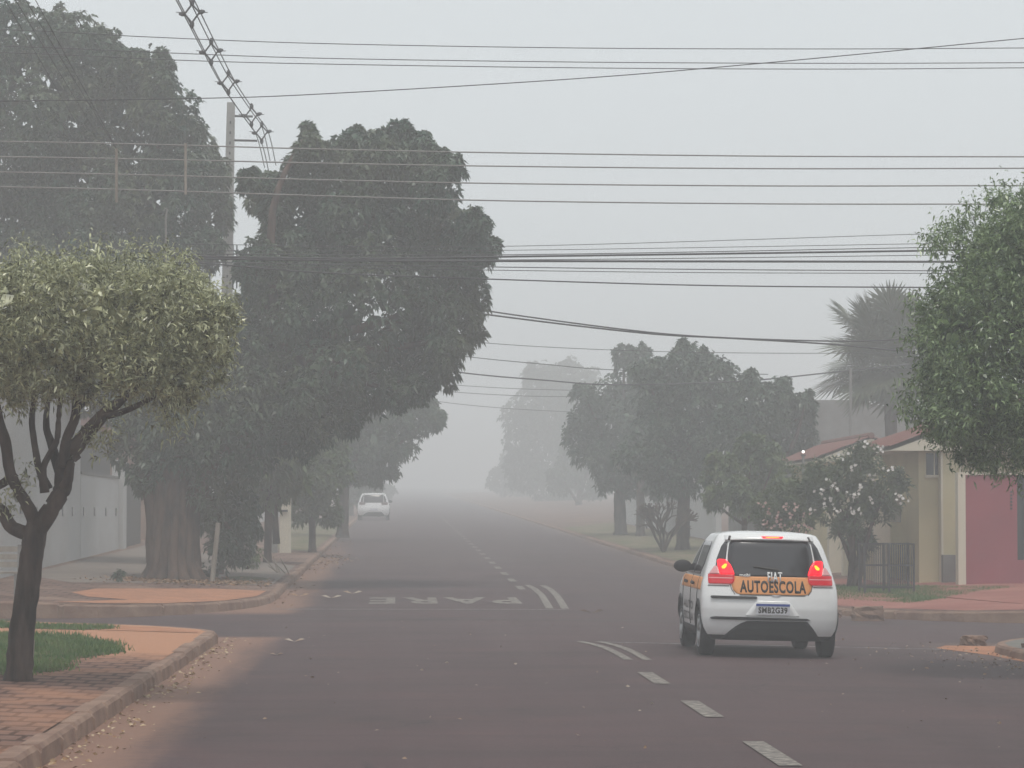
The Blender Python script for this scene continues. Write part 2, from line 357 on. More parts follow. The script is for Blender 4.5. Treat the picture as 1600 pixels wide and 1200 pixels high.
def patch_on(name, pts, zf, m, lift=.006, sub=1):
    """irregular flat patch lying on a sloping surface"""
    bm = bmesh.new(); vs = [bm.verts.new((x, y, 0)) for x, y in pts]; fc = bm.faces.new(vs)
    bmesh.ops.triangulate(bm, faces=[fc]); 
    for _ in range(sub): bmesh.ops.subdivide_edges(bm, edges=bm.edges[:], cuts=1)
    for v in bm.verts: v.co.z = float(zf(v.co.x, v.co.y)) + lift
    bmesh.ops.recalc_face_normals(bm, faces=bm.faces)
    if bm.faces[:][0].normal.z < 0: bmesh.ops.reverse_faces(bm, faces=bm.faces[:])
    me = bpy.data.meshes.new(name); bm.to_mesh(me); bm.free(); me.materials.append(m)
    o = link(bpy.data.objects.new(name, me)); o['kind'] = 'structure'; return o
def blobpts(cx, cy, rx, ry, n=26, j=.12):
    return [(cx + rx * math.cos(a) * (1 + random.uniform(-j, j)), cy + ry * math.sin(a) * (1 + random.uniform(-j, j))) for a in np.linspace(0, 2 * math.pi, n, endpoint=False)]
SL = lambda x, y: side(x, y, True); SR = lambda x, y: side(x, y, False)
# far left corner : red dust apron, grey driveway by the white wall
patch_on('dust_apron', [(-2.56, 57.3), (-2.62, 54.5), (-3.05, 51.5), (-3.85, 49.2), (-4.7, 48.3), (-5.6, 48.1), (-4.6, 50.5), (-5.4, 51.5), (-5.9, 53.5), (-5.7, 55.8), (-4.6, 56.8), (-3.6, 57.6)], SL, M['dust'], .008, 2)
patch_on('driveway', [(-2.6, 60.5), (-2.6, 74), (-7.7, 90), (-7.8, 62), (-6.5, 58.5), (-5.0, 59.5)], SL, M['drive'], .006, 3)
patch_on('leaf_litter_bed', blobpts(-4.3, 61.5, 1.5, 1.6), SL, M['earth'], .010, 2)
patch_on('dust_patch', [(LK - .2, 37.9), (LK - .25, 38.4), (LK - .7, 39.1), (-4.2, 39.5), (-5, 39.5), (-8, 39.3), (-8, 38), (-3.5, 37.9)], SL, M['dust'], .006, 2)
patch_on('red_pavement', [(7.68, 53.8), (7.68, 64), (8.6, 65.5), (40, 66), (40, 47.45), (11.2, 47.45), (9.4, 48.6), (8.2, 51.2)], SR, M['pave_red'], .006, 3)
M['verge'] = mat('patchy_verge', (.085, .10, .045), .95, .1, col2=(.20, .155, .11), nscale=1.4, bump=.3, detail=8)
patch_on('verge', [(7.8, 72), (7.75, 140), (10.8, 150), (11, 100), (10.2, 80), (9.0, 72)], SR, M['verge'], .008, 4)
patch_on('verge', [(-2.6, 88), (-2.6, 150), (-5.5, 150), (-4.8, 110), (-4.2, 92)], SL, M['verge'], .010, 4)
patch_on('verge', blobpts(-3.3, 63.6, .5, 1.3), SL, M['lawn'], .016, 2)
# lawns
LAWN1 = [(-9, 27.5), (-3.55, 27.3), (-3.2, 28.6), (-3.35, 30.5), (-3.0, 32.4), (-3.3, 34.5), (-3.9, 36.2), (-9, 36.4)]
LAWN1B = [(-9, 37.6), (-4.1, 37.7), (-3.7, 38.3), (-3.75, 39.0), (-4.4, 39.3), (-9, 39.3)]
LAWN2 = [(8.6, 50.5), (8.9, 60.0), (10.6, 60.0), (12.3, 57.5), (11.2, 52.5), (9.4, 50.8)]
LAWN2 = [(7.9, 57.5), (8.1, 62.0), (10.0, 61.5), (12.1, 58.0), (10.4, 55.0), (9.1, 52.6)]
patch_on('lawn_bed', LAWN1, SL, M['lawn'], .007, 2); patch_on('lawn_bed', LAWN1B, SL, M['lawn'], .007, 2); patch_on('lawn_bed', LAWN2, SR, M['lawn'], .012, 2)
def inside(pts, x, y):
    c = np.zeros(len(x), bool); n = len(pts); j = n - 1
    for i in range(n):
        xi, yi = pts[i]; xj, yj = pts[j]
        c ^= ((yi > y) != (yj > y)) & (x < (xj - xi) * (y - yi) / (yj - yi + 1e-12) + xi); j = i
    return c
def grass(name, poly, zf, n, h, label):
    a = np.array(poly); x = rng.uniform(a[:, 0].min() - .1, a[:, 0].max() + .1, n * 2); y = rng.uniform(a[:, 1].min() - .1, a[:, 1].max() + .1, n * 2)
    k = inside(poly, x + rng.normal(0, .08, len(x)), y + rng.normal(0, .1, len(x))); x = x[k][:n]; y = y[k][:n]; n = len(x); z = zf(x, y)
    pt = .55 + .5 * np.sin(x * 3.1 + 1.3 * np.sin(y * 1.7)) * np.sin(y * 1.3 + x); hh = h * rng.uniform(.45, 1.25, n) * (.6 + .7 * np.clip(pt, 0, 1)); th = rng.uniform(0, 2 * np.pi, n); w = .006 + h * .05
    dx, dy = np.cos(th) * w, np.sin(th) * w; lx, ly = rng.normal(0, .4, n) * hh, rng.normal(0, .4, n) * hh
    v = np.stack([np.stack([x - dx, y - dy, z], -1), np.stack([x + dx, y + dy, z], -1), np.stack([x + lx, y + ly, z + hh], -1)], 1)
    f = np.arange(n * 3).reshape(-1, 3); o = mesh_np(name, v, f, M['grass']); tag(o, label, 'grass', kind='stuff')
grass('grass', LAWN1, SL, 30000, .055, 'short bright green grass strip round the foot of the clipped street tree')
grass('grass', LAWN1B, SL, 7000, .05, 'narrow grass strip along the near left corner')
grass('grass', LAWN2, SR, 16000, .055, 'green grass patch beside the oleander at the far right corner')

# ------------------------------------------------------------------ road markings
def strip(name, pts, w, m=None, lift=.004):
    """painted band of width w along a polyline on the road"""
    m = m or M['paint']; v = []; n = len(pts)
    for i, (x, y) in enumerate(pts):
        a = Vector(pts[max(i - 1, 0)]); b = Vector(pts[min(i + 1, n - 1)]); d = (b - a).normalized(); q = Vector((-d.y, d.x)) * w / 2
        for s in (1, -1): X, Y = x + s * q.x, y + s * q.y; v.append((X, Y, float(road(X, Y)) + lift))
    f = [(2 * i + 1, 2 * i + 3, 2 * i + 2, 2 * i) for i in range(n - 1)]
    o = MB().add(v, f).build(name, m); o['kind'] = 'structure'
def lin(a, b, n): return [(a[0] + (b[0] - a[0]) * t, a[1] + (b[1] - a[1]) * t) for t in np.linspace(0, 1, n)]
def seg(px0, py0, px1, py1, Hh=CAMZ):   # pixel pair on flat road -> ground points
    r = []
    for px, py in ((px0, py0), (px1, py1)):
        d = CM @ Vector(((px - 800) / F, (600 - py) / F, -1)); k = -Hh / d.z; r.append((d.x * k, d.y * k))
    return r
for y in [19.4, 24.1, 28.85] + [15.0, 10.2]: strip('centre_dash', lin((CL, y), (CL, y + 2.1), 3), .16)
for k in range(26):
    y = 61.8 + k * 4.75; strip('centre_dash', lin((CL, y), (CL, y + 2.0), 3), .16)
def curve2(x0, x1, y0, y1, p=1.8): return [(x0 + (x1 - x0) * (1 - (1 - t) ** p), y0 + (y1 - y0) * t) for t in np.linspace(0, 1, 10)]
# near double line : leaves the stop line and bends
def gp(px, py): return seg(px, py, px, py)[0]
def bend(pxs): return [gp(*p) for p in pxs]
for off in (0, 30):
    strip('centre_line', bend([(984 + off - 2, 1031), (965 + off, 1021), (948 + off, 1013), (928 + off, 1007), (905 + off, 1002.5)]), .11)
    strip('centre_line', bend([(859 + off * .8 , 951), (853 + off * .8, 942), (846 + off * .8, 934), (835 + off * .8, 927), (824 + off * .8, 923)]), .14)
strip('stop_line', lin((CL + .05, 38.35), (7.35, 38.0), 6), .17, M['paint_thin'])
strip('stop_line', lin((LK + .1, 51.9), (CL + .35, 51.6), 6), .22, M['paint_thin'])
strip('gutter_seam', lin((-1.6, 47.0), (7.6, 46.6), 8), .30, M['seam'])
def text_mesh(s, bold=.0, space=1.0):
    c = bpy.data.curves.new('lettering', 'FONT'); c.body = s; c.offset = bold; c.space_character = space; c.resolution_u = 3
    o = bpy.data.objects.new('lettering', c); COL.objects.link(o); dg = bpy.context.evaluated_depsgraph_get(); dg.update()
    me = bpy.data.meshes.new_from_object(o.evaluated_get(dg)); COL.objects.unlink(o); bpy.data.objects.remove(o); 
    a = np.array([v.co[:2] for v in me.vertices]); lo = a.min(0); hi = a.max(0); return me, lo, hi
me, lo, hi = text_mesh('PARE', .03, 1.25)
for v in me.vertices:
    u, w_ = (v.co.x - lo[0]) / (hi[0] - lo[0]), (v.co.y - lo[1]) / (hi[1] - lo[1])
    x, y = 2.28 - u * 2.85, 57.6 - w_ * 3.1; v.co = (x, y, float(road(x, y)) + .006)
me.materials.append(M['paint']); me.flip_normals() if me.polygons[0].normal.z < 0 else None
o = link(bpy.data.objects.new('road_lettering', me)); o['kind'] = 'structure'

# ------------------------------------------------------------------ foliage
def leaves(P, D, L, Wd, droop=.25, fold=.25):
    """P base points, D unit directions, L lengths, Wd widths -> verts, quads"""
    n = len(P); rnd = rng.normal(size=(n, 3)); rnd[:, 2] += 1.2; side_ = np.cross(D, rnd); side_ /= np.linalg.norm(side_, axis=1, keepdims=True) + 1e-9
    nor = np.cross(side_, D); m = P + D * (L * .45)[:, None]; tip = P + D * L[:, None]; tip[:, 2] -= droop * L
    a = m + side_ * (Wd / 2)[:, None] + nor * (Wd * fold)[:, None]; b = m - side_ * (Wd / 2)[:, None] + nor * (Wd * fold)[:, None]
    return np.stack([P, a, tip, b], 1).reshape(-1, 3), np.arange(n * 4).reshape(-1, 4)
def unit(v): return v / (np.linalg.norm(v, axis=1, keepdims=True) + 1e-9)
def sublobes(blobs, m, lo=.28, hi=.45, out=.78):
    """adds m smaller lobes on the surface of each main ellipsoid"""
    res = list(blobs)
    for c, r in blobs:
        for _ in range(m):
            d = rng.normal(size=3); d /= np.linalg.norm(d); k = rng.uniform(lo, hi)
            res.append((np.array(c) + d * np.array(r) * out, np.array([1, 1, 1]) * np.mean(r) * k))
    return res
def crown_mesh(name, blobs, m, parent, dens=40, leaf=(.16, .06), k=7, droop=.35, spread=.9, inner=.25, seed=0, hang=.35, origin=None, whorl=True, thick=.25, cut=.80, gap=0., core=1.):
    """whorls of leaves over the skins of all lobes ; dens = whorls per square metre"""
    C = np.array([b[0] for b in blobs]); Rr = np.array([b[1] for b in blobs]); Ps = []; Ns = []
    for c, r in zip(C, Rr):
        area = 4 * np.pi * (((r[0] * r[1]) ** 1.6 + (r[0] * r[2]) ** 1.6 + (r[1] * r[2]) ** 1.6) / 3) ** (1 / 1.6)
        n = max(6, int(area * dens)); d = unit(rng.normal(size=(n, 3))); rad = 1 - np.abs(rng.normal(0, thick, n)) ; rad = np.clip(rad, .15, 1.0) + rng.uniform(0, .05, n) + np.where(rng.uniform(size=n) < .07, rng.uniform(.03, .26, n), 0)
        Ps.append(c + d * r * rad[:, None]); Ns.append(unit(d / r))
    P = np.concatenate(Ps); N = np.concatenate(Ns)
    q = np.ones(len(P)) * 9
    for c, r in zip(C, Rr): q = np.minimum(q, np.linalg.norm((P - c) / r, axis=1))
    keep = (q > cut) | (rng.uniform(size=len(P)) < inner)
    if gap: 
        w_ = np.sin(P[:, 0] * 5.1 + 2 * np.sin(P[:, 2] * 4.3)) * np.sin(P[:, 2] * 5.7 + P[:, 1] * 4.1 + seed); keep &= w_ > -1 + gap
    P = P[keep]; N = N[keep]; n = len(P)
    P = np.repeat(P, k, 0); nn = len(P)
    if whorl:
        A_ = np.repeat(unit(N * .8 + rng.normal(size=(n, 3)) * .35 + np.array([0, 0, .45])), k, 0); rv = rng.normal(size=(nn, 3)); rv = unit(rv - A_ * (rv * A_).sum(1, keepdims=True))
        D = unit(A_ * rng.uniform(0, .9, (nn, 1)) + rv + np.array([0, 0, -hang]))
    else:
        N = np.repeat(N, k, 0); D = unit(N * .6 + rng.normal(size=(nn, 3)) * spread + np.array([0, 0, -hang]))
    s = rng.uniform(.65, 1.25, nn)
    if not whorl: P = P + rng.normal(size=(nn, 3)) * leaf[0] * .9
    v, f = leaves(P, D, leaf[0] * s, leaf[1] * s, droop)
    if core:      # shaded inner leaves and twigs that stop one seeing through
        vs = []
        for c, r in zip(C, Rr):
            q = np.mean(r); n = int(core * 40 + 12); d = unit(rng.normal(size=(n, 3))); p = c + d * r * (rng.uniform(size=(n, 1)) ** .4) * .74
            L_ = np.full(n, max(leaf[0], q * .42)) * rng.uniform(.6, 1.1, n); vs.append(leaves(p, unit(rng.normal(size=(n, 3))), L_, L_ * .55, .1)[0])
        vs = np.concatenate(vs); v = np.concatenate([v, vs]); f = np.arange(len(v)).reshape(-1, 4)
    return mesh_np(name, v, f, m, parent, origin=origin)
def px_blobs(lst, Y, dy=.8, fy=1.1, sy=0):
    out = []
    for b in lst:
        px, py, r = b[:3]; yy = Y + (b[3] if len(b) > 3 else rng.uniform(-dy, dy)) + sy; c = at(px, py, yy); rw = r / ppm(yy)
        out.append((np.array(c), np.array([rw, rw * fy, rw])))
    return out
def trunk_mesh(chains, m, parent, n=9, origin=(0, 0, 0), jit=.06, name='trunk'):
    mb = MB()
    for pts, rad in chains:
        p, r = catmull(pts, rad, 5); mb.tube(p, r, n, True, jit)
    return mb.build(name, m, parent, True, origin=origin)
def ends(blobs, base, r, n, seedpt=None, tw=.12):
    """limbs from a fork point to some lobes"""
    ch = []
    for c, rr in random.sample(blobs, min(n, len(blobs))):
        c = Vector(c); mid = (Vector(base) + c) / 2 + Vector([random.uniform(-1, 1) for _ in range(3)]) * tw * (c - Vector(base)).length
        ch.append(([Vector(base), mid, c], [r, r * .6, r * .18]))
    return ch
def gz(x, y, left): return float(side(x, y, left))

def big_tree(name, label, base, chains, blobs, m, bark, cat='tree', group=None, fn=None, **kw):
    e = empty(name, base, label, cat, group)
    trunk_mesh(chains, bark, e, origin=base); fn = fn or crown_mesh
    fn('crown', blobs, m, e, origin=base, **kw); return e

# near left : clipped ficus, 26.5 m off
Y = 26.6; b0 = Vector((at(28, 1068, Y).x, Y, gz(at(28, 1068, Y).x, Y, True) - .03))
A = lambda px, py, dy=0: at(px, py, Y + dy)
ch = [([b0 + Vector((0, 0, -.05)), b0 + Vector((.01, 0, .12)), A(35, 980), A(46, 900), A(52, 850), A(58, 818)], [.17, .125, .112, .105, .105, .095]),
      ([A(55, 832), A(80, 795), A(98, 762, .1), A(100, 725, .1), A(125, 690, .2), A(160, 650, .3), A(205, 610, .4), A(245, 560, .3)], [.09, .085, .08, .078, .072, .06, .035, .015]),
      ([A(60, 830), A(85, 790, -.1), A(104, 755, -.2), A(112, 722, -.2), A(125, 712, -.2)], [.075, .065, .05, .035, .022]),
      ([A(50, 835), A(20, 825, .1), A(3, 800, .2), A(-25, 770, .3), A(-60, 700, .3), A(-80, 600, .4)], [.07, .06, .06, .055, .045, .02]),
      ([A(55, 815), A(40, 785, -.1), A(28, 765, -.1), A(15, 735, -.2), A(8, 690, -.2), A(-5, 640, -.3), A(-10, 560, -.3)], [.07, .055, .05, .05, .05, .04, .015]),
      ([A(75, 765, .1), A(62, 735, .1), A(55, 700, .2), A(50, 650, .3), A(60, 590, .3)], [.05, .035, .03, .028, .012]),
      ([A(95, 745, .1), A(82, 700, .2), A(72, 660, .2), A(80, 600, .1)], [.045, .04, .03, .012]),
      ([A(100, 730, -.1), A(103, 690, -.1), A(118, 650, -.2), A(120, 600, -.3), A(150, 540, -.3)], [.055, .045, .04, .03, .012]),
      ([A(70, 770), A(68, 730), A(88, 690), A(92, 650, .2), A(100, 560, .5)], [.045, .03, .028, .025, .01]),
      ([A(150, 655, .3), A(200, 640, .1), A(255, 610, -.2), A(300, 560, -.4)], [.035, .028, .02, .01]),
      ([A(120, 640, -.2), A(170, 590, -.5), A(230, 540, -.7)], [.03, .02, .01]),
      ([A(235, 590, .3), A(250, 625, .2), A(262, 655, .2)], [.012, .008, .004]),
      ([A(-20, 770, .3), A(20, 745, .35), A(22, 742, .35)], [.03, .045, .02])]
nb = [(-150, 500, 120), (-60, 490, 110), (30, 480, 95), (110, 480, 92), (190, 480, 90), (260, 478, 88), (315, 490, 66), (330, 545, 48),
      (0, 560, 78), (90, 545, 74), (180, 560, 72), (250, 560, 62), (-100, 580, 100), (295, 590, 30), (345, 480, 36), (300, 450, 50), (20, 430, 45), (90, 425, 42), (170, 428, 44), (240, 435, 42)]
nbl = []
for px, py, r in nb:
    for dy in ((-.75, .75) if r > 60 else (rng.uniform(-.6, .6),)):
        nbl.append((np.array(at(px - 8, py + 16, Y + dy)), np.array([r / ppm(Y) * .97, r / ppm(Y) * 1.35, r / ppm(Y) * .93])))
tree = empty('clipped_ficus_tree', b0, 'clipped ficus with flat topped pale green crown and dark forked trunk, near left', 'tree')
trunk_mesh(ch, M['bark'], tree, 12, b0)
sub = sublobes([(c, r * .80) for c, r in nbl], 11, .16, .30, 1.04)
crown_mesh('crown', sub, M['leaf_ficus'], tree, dens=150, leaf=(.066, .017), k=8, spread=1.1, hang=.22, droop=.12, inner=.10, thick=.16, origin=b0, cut=.80, whorl=False, gap=.62, core=.5)
# shoots standing up along the top and hanging below
shoots = []
for px, py in [(35, 392), (60, 400), (105, 398), (130, 400), (155, 395), (200, 390), (225, 402), (258, 398), (285, 405), (320, 440), (262, 660), (255, 640), (268, 665), (350, 590), (310, 610), (290, 635), (150, 680), (170, 665), (160, 690), (30, 755), (12, 780), (42, 745)]:
    for _ in range(3 if py < 500 else 2): shoots.append((np.array(at(px + rng.uniform(-9, 9), py + rng.uniform(-5, 9), Y + rng.uniform(-.6, .5))), np.array([.05, .06, .085]) * (1 if py < 500 else .7)))
crown_mesh('twig_leaves', shoots, M['leaf_ficus'], tree, dens=150, leaf=(.07, .018), k=6, spread=1.1, hang=.1, inner=1, origin=b0, cut=.1, core=0, whorl=False)

# near right : large round ficus, trunk just outside the frame
Y = 32.; bx = 8.75; b0 = Vector((bx, Y, gz(bx, Y, False) - .03)); A = lambda px, py, dy=0: at(px, py, Y + dy)
nb = [(1760, 480, 150), (1660, 450, 120), (1590, 420, 95), (1560, 480, 90), (1520, 530, 85), (1530, 620, 88), (1600, 560, 130), (1700, 600, 150), (1600, 660, 70), (1500, 450, 55), (1540, 400, 50),
      (1490, 560, 60), (1480, 640, 55), (1520, 690, 40), (1575, 350, 48), (1620, 345, 50), (1660, 380, 90), (1560, 690, 42), (1850, 500, 160), (1850, 620, 140), (1700, 700, 60), (1465, 500, 34), (1452, 590, 30)]
nbl = []
for px, py, r in nb:
    for dy in ((-1.1, .2, 1.1) if r > 75 else (rng.uniform(-.8, .2),)):
        nbl.append((np.array(at(px, py, Y + dy)), np.array([r / ppm(Y), r / ppm(Y) * 1.1, r / ppm(Y)])))
tree = empty('round_ficus_tree', b0, 'large dense green ficus crown overhanging the right edge of the road', 'tree')
trunk_mesh([([b0, b0 + Vector((0, 0, .6)), b0 + Vector((-.05, .05, 1.4)), b0 + Vector((-.1, .1, 2.2))], [.26, .2, .18, .17])] + ends(nbl, b0 + Vector((-.1, .1, 2.1)), .1, 14), M['bark'], tree, 10, b0)
sub = sublobes([(c, r * .82) for c, r in nbl], 11, .18, .34, 1.04)
crown_mesh('crown', sub, M['leaf_ficus2'], tree, dens=115, leaf=(.072, .020), k=8, spread=1.0, hang=.3, droop=.15, inner=.06, thick=.14, origin=b0, cut=.84, whorl=False, gap=.38, core=.5)
shoots = [(np.array(at(px + rng.uniform(-9, 9), py + rng.uniform(-9, 9), Y + rng.uniform(-.9, .2))), np.array([.06, .07, .09])) for px, py in
    [(1490, 345), (1500, 355), (1480, 365), (1455, 375), (1463, 385), (1560, 300), (1520, 325), (1590, 700), (1597, 722), (1596, 735), (1540, 720), (1560, 730), (1430, 480), (1425, 520), (1420, 640), (1425, 600)] for _ in range(3)]
crown_mesh('twig_leaves', shoots, M['leaf_ficus2'], tree, dens=140, leaf=(.072, .02), k=6, spread=1.1, hang=.2, inner=1, origin=b0, cut=.1, core=0, whorl=False)

# big dark tree B (62 m)
Y = 63.; bx = at(270, 905, 62).x; b0 = Vector((bx, 62, gz(bx, 62, True) - .03)); A = lambda px, py, dy=0: at(px, py, 62 + dy)
nb = [(487, 232, 26), (480, 206, 12), (553, 220, 22), (625, 208, 20), (655, 228, 22), (597, 222, 24), (700, 262, 26), (745, 350, 26), (765, 385, 14), (740, 520, 22), (390, 285, 20), (487, 262, 42), (545, 265, 42), (600, 258, 55), (660, 262, 45), (688, 295, 42), (560, 300, 80), (640, 320, 90), (440, 320, 50), (480, 350, 75), (425, 300, 36), (580, 380, 110), (690, 370, 70), (725, 385, 48), (440, 415, 66), (400, 425, 36),
      (450, 480, 80), (560, 480, 120), (670, 460, 80), (700, 500, 55), (660, 560, 62), (620, 610, 34), (560, 580, 90), (500, 600, 90), (430, 570, 85), (400, 500, 50), (540, 655, 30), (650, 605, 28), (690, 550, 32), (725, 440, 26)]
lowb = [(380, 640, 70), (320, 640, 60), (300, 690, 62), (240, 660, 55), (215, 700, 42), (360, 700, 60), (440, 650, 55), (340, 760, 48), (365, 800, 38), (255, 720, 42), (370, 850, 26), (300, 740, 30), (328, 800, 24, -.6), (318, 770, 30, -.7), (236, 745, 30, -.6), (262, 715, 40, -.7), (345, 850, 20, -.5), (300, 700, 44, -.8), (470, 690, 28), (215, 655, 36), (400, 590, 60), (330, 580, 60), (430, 650, 52), (370, 540, 50), (300, 560, 50), (480, 650, 40), (395, 690, 46)]
bl = px_blobs(nb, Y, 1.2, 1.25); bl2 = px_blobs(lowb, Y - .2, .7, 1.1)
fork = A(285, 740)
ch = [([b0 + Vector((0, 0, -.1)), b0 + Vector((0, 0, .15)), A(270, 840), A(268, 780), A(275, 720)], [.68, .50, .42, .40, .38]),
      *[([b0 + Vector((.72 * math.cos(t), .62 * math.sin(t), -.12)), b0 + Vector((.44 * math.cos(t), .40 * math.sin(t), .35)), b0 + Vector((.37 * math.cos(t + .1), .36 * math.sin(t + .1), 1.1)), b0 + Vector((.33 * math.cos(t + .2), .32 * math.sin(t + .2), 2.1))], [.13, .12, .10, .07]) for t in (3.5, 3.95, 4.35, 4.8, 5.2, 5.65, 6.1, .4, 2.9)],
      ([A(245, 900), A(240, 860), A(238, 800), A(225, 740)], [.20, .17, .15, .12]), ([A(300, 890), A(298, 840), A(300, 790), A(330, 720)], [.2, .2, .2, .18]),
      ([A(275, 740), A(345, 650, 1.6), A(430, 560, 2), A(530, 420, 2), A(590, 320, 1.5)], [.36, .26, .2, .14, .05]),
      ([A(280, 730), A(370, 670, 1.2), A(490, 600, 1.6), A(600, 520, 1.6), A(680, 450, 1.3)], [.28, .2, .15, .10, .04])] + ends(bl, A(430, 540, .5), .14, 8) + ends(bl2, A(290, 730), .14, 6)
big_tree('broadleaf_tree', 'tall dark broadleaf tree leaning over the road with thick ridged trunk ringed by dry leaves', b0, ch, sublobes([(c, r * .78) for c, r in bl], 9, .26, .46, 1.05) + sublobes(bl2, 5, .25, .42, .9), M['leaf_big'], M['bark2'],
         dens=34, leaf=(.155, .062), k=8, core=1.6, spread=.75, hang=.22, inner=.10, thick=.10, cut=.84)
# tree A behind the white wall (70 m)
Y = 72.; bx = -10.6; b0 = Vector((bx, 81.5, gz(bx, 81.5, True) - .03)); A = lambda px, py, dy=0: at(px, py, Y + dy)
nb = [(40, 70, 75), (110, 75, 68), (160, 110, 60), (-40, 90, 90), (210, 130, 62), (235, 110, 38), (260, 170, 56), (60, 170, 110), (170, 210, 110), (280, 240, 72), (320, 275, 46), (20, 300, 120), (140, 320, 120), (250, 320, 90), (315, 335, 48),
      (70, 430, 110), (190, 420, 100), (280, 400, 60), (325, 380, 28), (-80, 250, 150), (-80, 420, 130), (60, 530, 90), (180, 520, 90), (260, 480, 70), (300, 540, 60), (220, 600, 60), (140, 600, 60)]
bl = px_blobs(nb, Y, 1.6, 1.2)
ch = [([b0, b0 + Vector((.1, -.2, 2)), A(70, 640, 7), A(110, 560, 3)], [.5, .42, .38, .34])] + ends(bl, A(110, 565, 3), .2, 16)
big_tree('broadleaf_tree', 'tallest dark broadleaf tree, rising behind the white corner wall', b0, ch, sublobes([(c, r * .80) for c, r in bl], 9, .24, .42, 1.05), M['leaf_big'], M['bark2'],
         dens=24, leaf=(.165, .068), k=8, core=2.4, spread=.75, hang=.22, inner=.09, thick=.10, cut=.84)

def street_tree(label, Y, base_px, nb, m, left, trunk_r=.16, dens=14, leaf=(.2, .07), lobes=5, fork_py=None, group=None, name='street_tree', bark='bark2', dy=1.0, extra=(), **kw):
    p = at(*base_px, Y); b0 = Vector((p.x, Y, gz(p.x, Y, left) - .03)); bl = px_blobs(nb, Y, dy, 1.15)
    fpy = fork_py or (base_px[1] - 60); fk = at(base_px[0] + random.uniform(-3, 3), fpy, Y)
    ch = [([b0, b0.lerp(fk, .12), b0.lerp(fk, .5), fk], [trunk_r * 1.5, trunk_r * 1.05, trunk_r, trunk_r * .9])] + ends(bl, fk, trunk_r * .6, 7) + list(extra)
    if Y > 80 and leaf[0] > .2: leaf = (leaf[0] * .75, leaf[1] * .8); dens *= 1.6
    opt = dict(core=2.6, spread=.8, hang=.3, inner=.12, thick=.12, cut=.82); opt.update(kw)
    return big_tree(name, label, b0, ch, sublobes([(c, r * .9) for c, r in bl], lobes + 4, .24, .40, 1.0), m, M[bark], group=group, dens=dens, leaf=leaf, k=7, **opt)

street_tree('hazy tree beyond the leaning broadleaf, its branch tip reaching over the road', 112, (535, 830), [(550, 690, 60), (600, 675, 52), (645, 655, 34), (590, 720, 36), (540, 640, 60), (675, 652, 20), (620, 640, 34), (560, 735, 22), (660, 632, 22), (500, 700, 60)], M['leaf_dark'], True, .22, 8, (.28, .1), fork_py=760)
street_tree('slender multi stemmed tree with large pale leaves beside the white gate', 76, (418, 852), [(400, 720, 36), (440, 715, 34), (420, 750, 30), (385, 745, 24), (455, 740, 22)], M['leaf_mid'], True, .10, 14, (.34, .15), fork_py=775,
            extra=[([at(432, 850, 76.2), at(430, 800, 76.2), at(440, 770, 76), at(470, 740, 76)], [.10, .08, .06, .03])])
street_tree('bushy small leaved tree hiding the pavement past the white gate', 88, (488, 835), [(500, 700, 42), (515, 740, 34), (480, 750, 34), (505, 790, 28), (525, 690, 28), (470, 690, 34), (470, 790, 24), (520, 805, 14)], M['leaf_mid'], True, .11, 22, (.16, .07), fork_py=790)
street_tree('low leafy shrub tree close behind the ridged trunk', 66, (345, 880), [(345, 800, 34), (370, 790, 28), (385, 820, 24), (350, 835, 20)], M['leaf_dark'], True, .07, 22, (.16, .06), fork_py=850)
# right hand row
street_tree('dark round tree with straight thick trunk, nearest of the misty row on the right', 94, (1067, 850), [(1072, 590, 52), (1030, 600, 42), (1110, 610, 48), (1075, 660, 78), (1120, 690, 62), (1030, 700, 62), (1060, 740, 36), (1140, 640, 44), (1012, 580, 26), (1075, 555, 24), (1110, 565, 24)], M['leaf_dark'], False, .21, 9, (.24, .085), fork_py=760)
street_tree('hazy round tree whose crown reaches furthest over the right lane', 120, (970, 828), [(925, 650, 34), (960, 620, 40), (990, 580, 34), (980, 660, 62), (930, 690, 48), (1010, 700, 60), (960, 725, 42), (902, 672, 26), (990, 750, 26), (1020, 620, 44), (975, 556, 16), (1000, 555, 16), (915, 620, 20)], M['leaf_dark'], False, .25, 6, (.28, .1), fork_py=770)
street_tree('slim tree standing between the two thicker trunks of the misty row', 116, (1001, 829), [(1020, 700, 44), (1000, 660, 40), (1030, 750, 26)], M['leaf_dark'], False, .17, 6, (.28, .1), fork_py=765)
street_tree('dark tree rising behind the flowering shrubs', 90, (1190, 850), [(1190, 640, 44), (1225, 640, 34), (1180, 690, 48), (1235, 680, 36), (1215, 610, 22), (1172, 600, 20), (1258, 630, 18), (1150, 670, 40), (1250, 650, 22), (1200, 740, 40)], M['leaf_dark'], False, .2, 10, (.24, .085), fork_py=760)
street_tree('loose mid green shrub tree left of the flowering oleanders', 76, (1165, 860), [(1130, 740, 32), (1165, 730, 34), (1150, 780, 34), (1195, 770, 30), (1175, 700, 22), (1115, 775, 18), (1210, 720, 24)], M['leaf_mid'], False, .08, 16, (.17, .06), fork_py=820)
